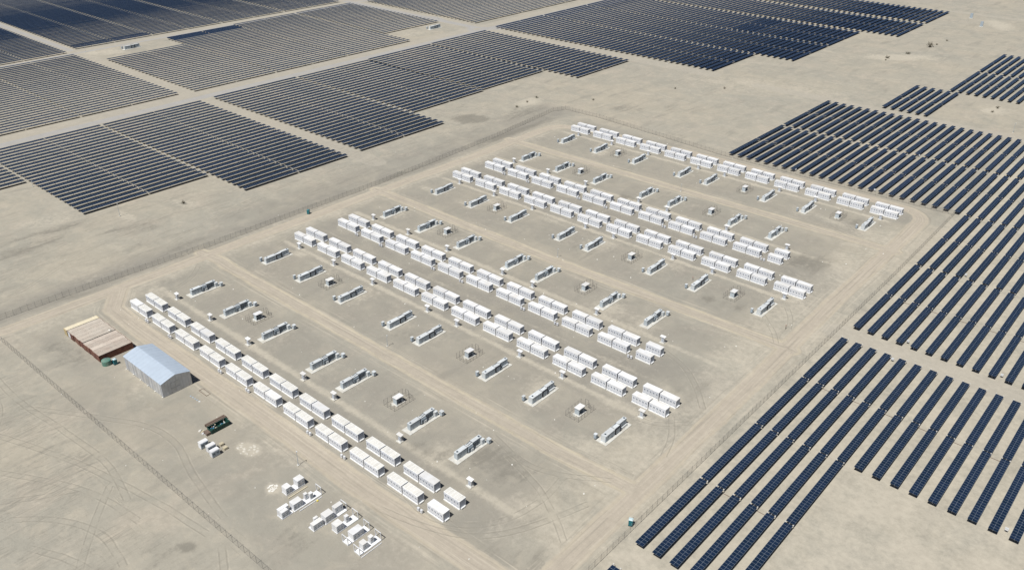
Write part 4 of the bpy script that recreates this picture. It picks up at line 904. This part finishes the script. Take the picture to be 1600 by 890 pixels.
lamp(-198.8, 354.9, 4.0, 'thin pole beside the third inner dirt road')
lamp(-98.0, 567.6, 6.0, 'thin mast with white base in the top right field', True)
lamp(-340.5, 566.7, 5.0, 'thin pole by the corner of the top array')
lamp(-705.7, 285.7, 4.5, 'thin pole at the crossing of the far left lanes')
lamp(-588.7, 562.8, 4.5, 'thin pole beside the lane above the clearing')
lamp(-448.7, 139.9, 3.0, 'short leaning pole at the left array corner')
for x, y, h, lab in ((-100.1, 267.2, 1.5, 'short dark marker post right of the last skid'), (-145.6, 277.5, 1.1, 'low reddish marker beside the hut fence')):
    t = thing('marker_post', lab, 'marker post', (x, y, 0)); link('stake', MB().tube((0, 0, 0), (0, 0, h), .07, n=6).mesh('stake', M['brush']), t); link('cap', box_mesh('cap', M['red'], -.12, .12, -.12, .12, h, h+.2), t)
for x, y, lab in ((-218.1, 902.6, 'upright grey marker slab far off by the top edge'), (-200.1, 870.3, 'second upright grey marker slab nearer the bare ground')):
    t = thing('marker_slab', lab, 'marker', (x, y, 0), 'grey marker slabs'); link('slab', box_mesh('slab', M['equip_mid'], -1.2, 1.2, -.4, .4, 0.3, 4.6), t); link('slab_base', box_mesh('slab_base', M['concrete'], -1.8, 1.8, -1, 1, 0, .3), t)
for x, y, lab in [(-62.7, 287.3, 'white field box above the right lane beside the fourth column'), (-62.7, 272.0, 'white field box below the right lane beside the fourth column'), (-31.4, 286.9, 'white field box above the right lane further right'), (-10.5, 210.9, 'white field box at the bottom right'), (-62.8, 354.9, 'white field box in the second block above the right lane'),
        (-125.5, 420.5, 'white field box behind the compound fence, right one'), (-168.0, 420.5, 'white field box behind the compound fence, left one'), (-31.5, 354.9, 'white field box in the second block near the right edge'), (-126.0, 487.0, 'white field box mid block behind the compound')]:
    t = thing('combiner_box', lab, 'field box', (x, y, 0), 'white field boxes between the trackers')
    link('box_body', box_mesh('box_body', M['white'], -0.42, 0.42, -0.22, 0.22, 0.75, 1.35), t); link('hood', box_mesh('hood', M['equip_top'], -0.46, 0.46, -0.26, 0.26, 1.352, 1.42), t)
    link('legs', MB().box(-.38, -.3, -.1, .1, 0, .75).box(.3, .38, -.1, .1, 0, .75).mesh('legs', M['steel']), t)
def shrub(x, y, s, label):
    t = thing('desert_shrub', label, 'shrub', (x, y, 0), 'dry desert shrubs'); st = MB(); lf = MB()
    for k in range(9):
        a = random.uniform(0, 6.283); e = random.uniform(.5, 1.3); p = Vector((math.cos(a)*math.cos(e), math.sin(a)*math.cos(e), math.sin(e)))*s*random.uniform(.6, 1.0)
        st.tube((0, 0, 0), tuple(p), 0.05*s, 0.015*s, n=4)
        for j in range(16):
            q = p*random.uniform(.5, 1.05)+Vector((random.gauss(0, .18*s), random.gauss(0, .18*s), random.gauss(0, .12*s))); q.z = max(q.z, .05); r = .10*s
            d1 = Vector((random.gauss(0, 1), random.gauss(0, 1), random.gauss(0, 1))).normalized()*r; d2 = Vector((random.gauss(0, 1), random.gauss(0, 1), random.gauss(0, 1))).normalized()*r
            lf.quad([tuple(q), tuple(q+d1), tuple(q+d1+d2), tuple(q+d2)])
    link('stems', st.mesh('stems', M['brush']), t); link('foliage', lf.mesh('foliage', M['brush']), t)
for x, y, s, lab in [(-221.2, 697.5, 2.4, 'dark low shrub on the pale patch, left one'), (-213.5, 721.5, 2.4, 'wide shrub in the middle of the pale patch'), (-208.0, 757.6, 4.2, 'tallest spindly shrub on the pale patch'), (-207, 770, 1.5, 'small shrub right of the tallest one'), (-205, 790, 1.5, 'small shrub furthest right on the pale patch'),
        (-118.8, 614.0, 1.8, 'shrub on the pale patch near the right edge'), (-118.9, 602.5, 1.5, 'smaller shrub below the right-hand pale patch'), (-357.6, 431.1, 1.6, 'shrub above the far fence corner'), (-355.7, 419.1, 1.4, 'small shrub beside the white sand spot'), (-353.4, 406.0, 1.6, 'low shrub left of the far fence corner'), (-299.7, 512.0, 1.2, 'small shrub in the bare ground beyond the compound'), (-274.1, 535.1, 1.5, 'lone shrub at the right of the bare ground'), (-326, 452, 1.3, 'small bush left in the bare ground beyond the compound'), (-372.1, 179.8, 1.6, 'dark bush in a hollow before the left array'),
        (-219.5, 690.0, 1.2, 'tiny shrub at the left edge of the pale patch')]:
    shrub(x, y, s, lab)
# specks of white marker stones strewn over the compound
m = MB()
for _ in range(190):
    x, y = random.uniform(-305, -96), random.uniform(80, 412)
    if any(a[3]-2 < y < a[3]+11 for a in rows): y += 14
    s = random.choice([.12, .15, .18, .22, .3]); m.tube((x, y, 0), (x, y, s*.7), s, s*.6, n=5)
for _ in range(60):
    x, y = random.uniform(-400, -150), random.uniform(20, 300)
    if -318 < x and y > 100: continue
    s = random.choice([.12, .15, .2]); m.tube((x, y, 0), (x, y, s*.7), s, s*.6, n=5)
tag(link('scattered_stones', m.mesh('scattered_stones', M['stone'])), 'small white stones strewn over the bare ground', 'stones', kind='stuff')
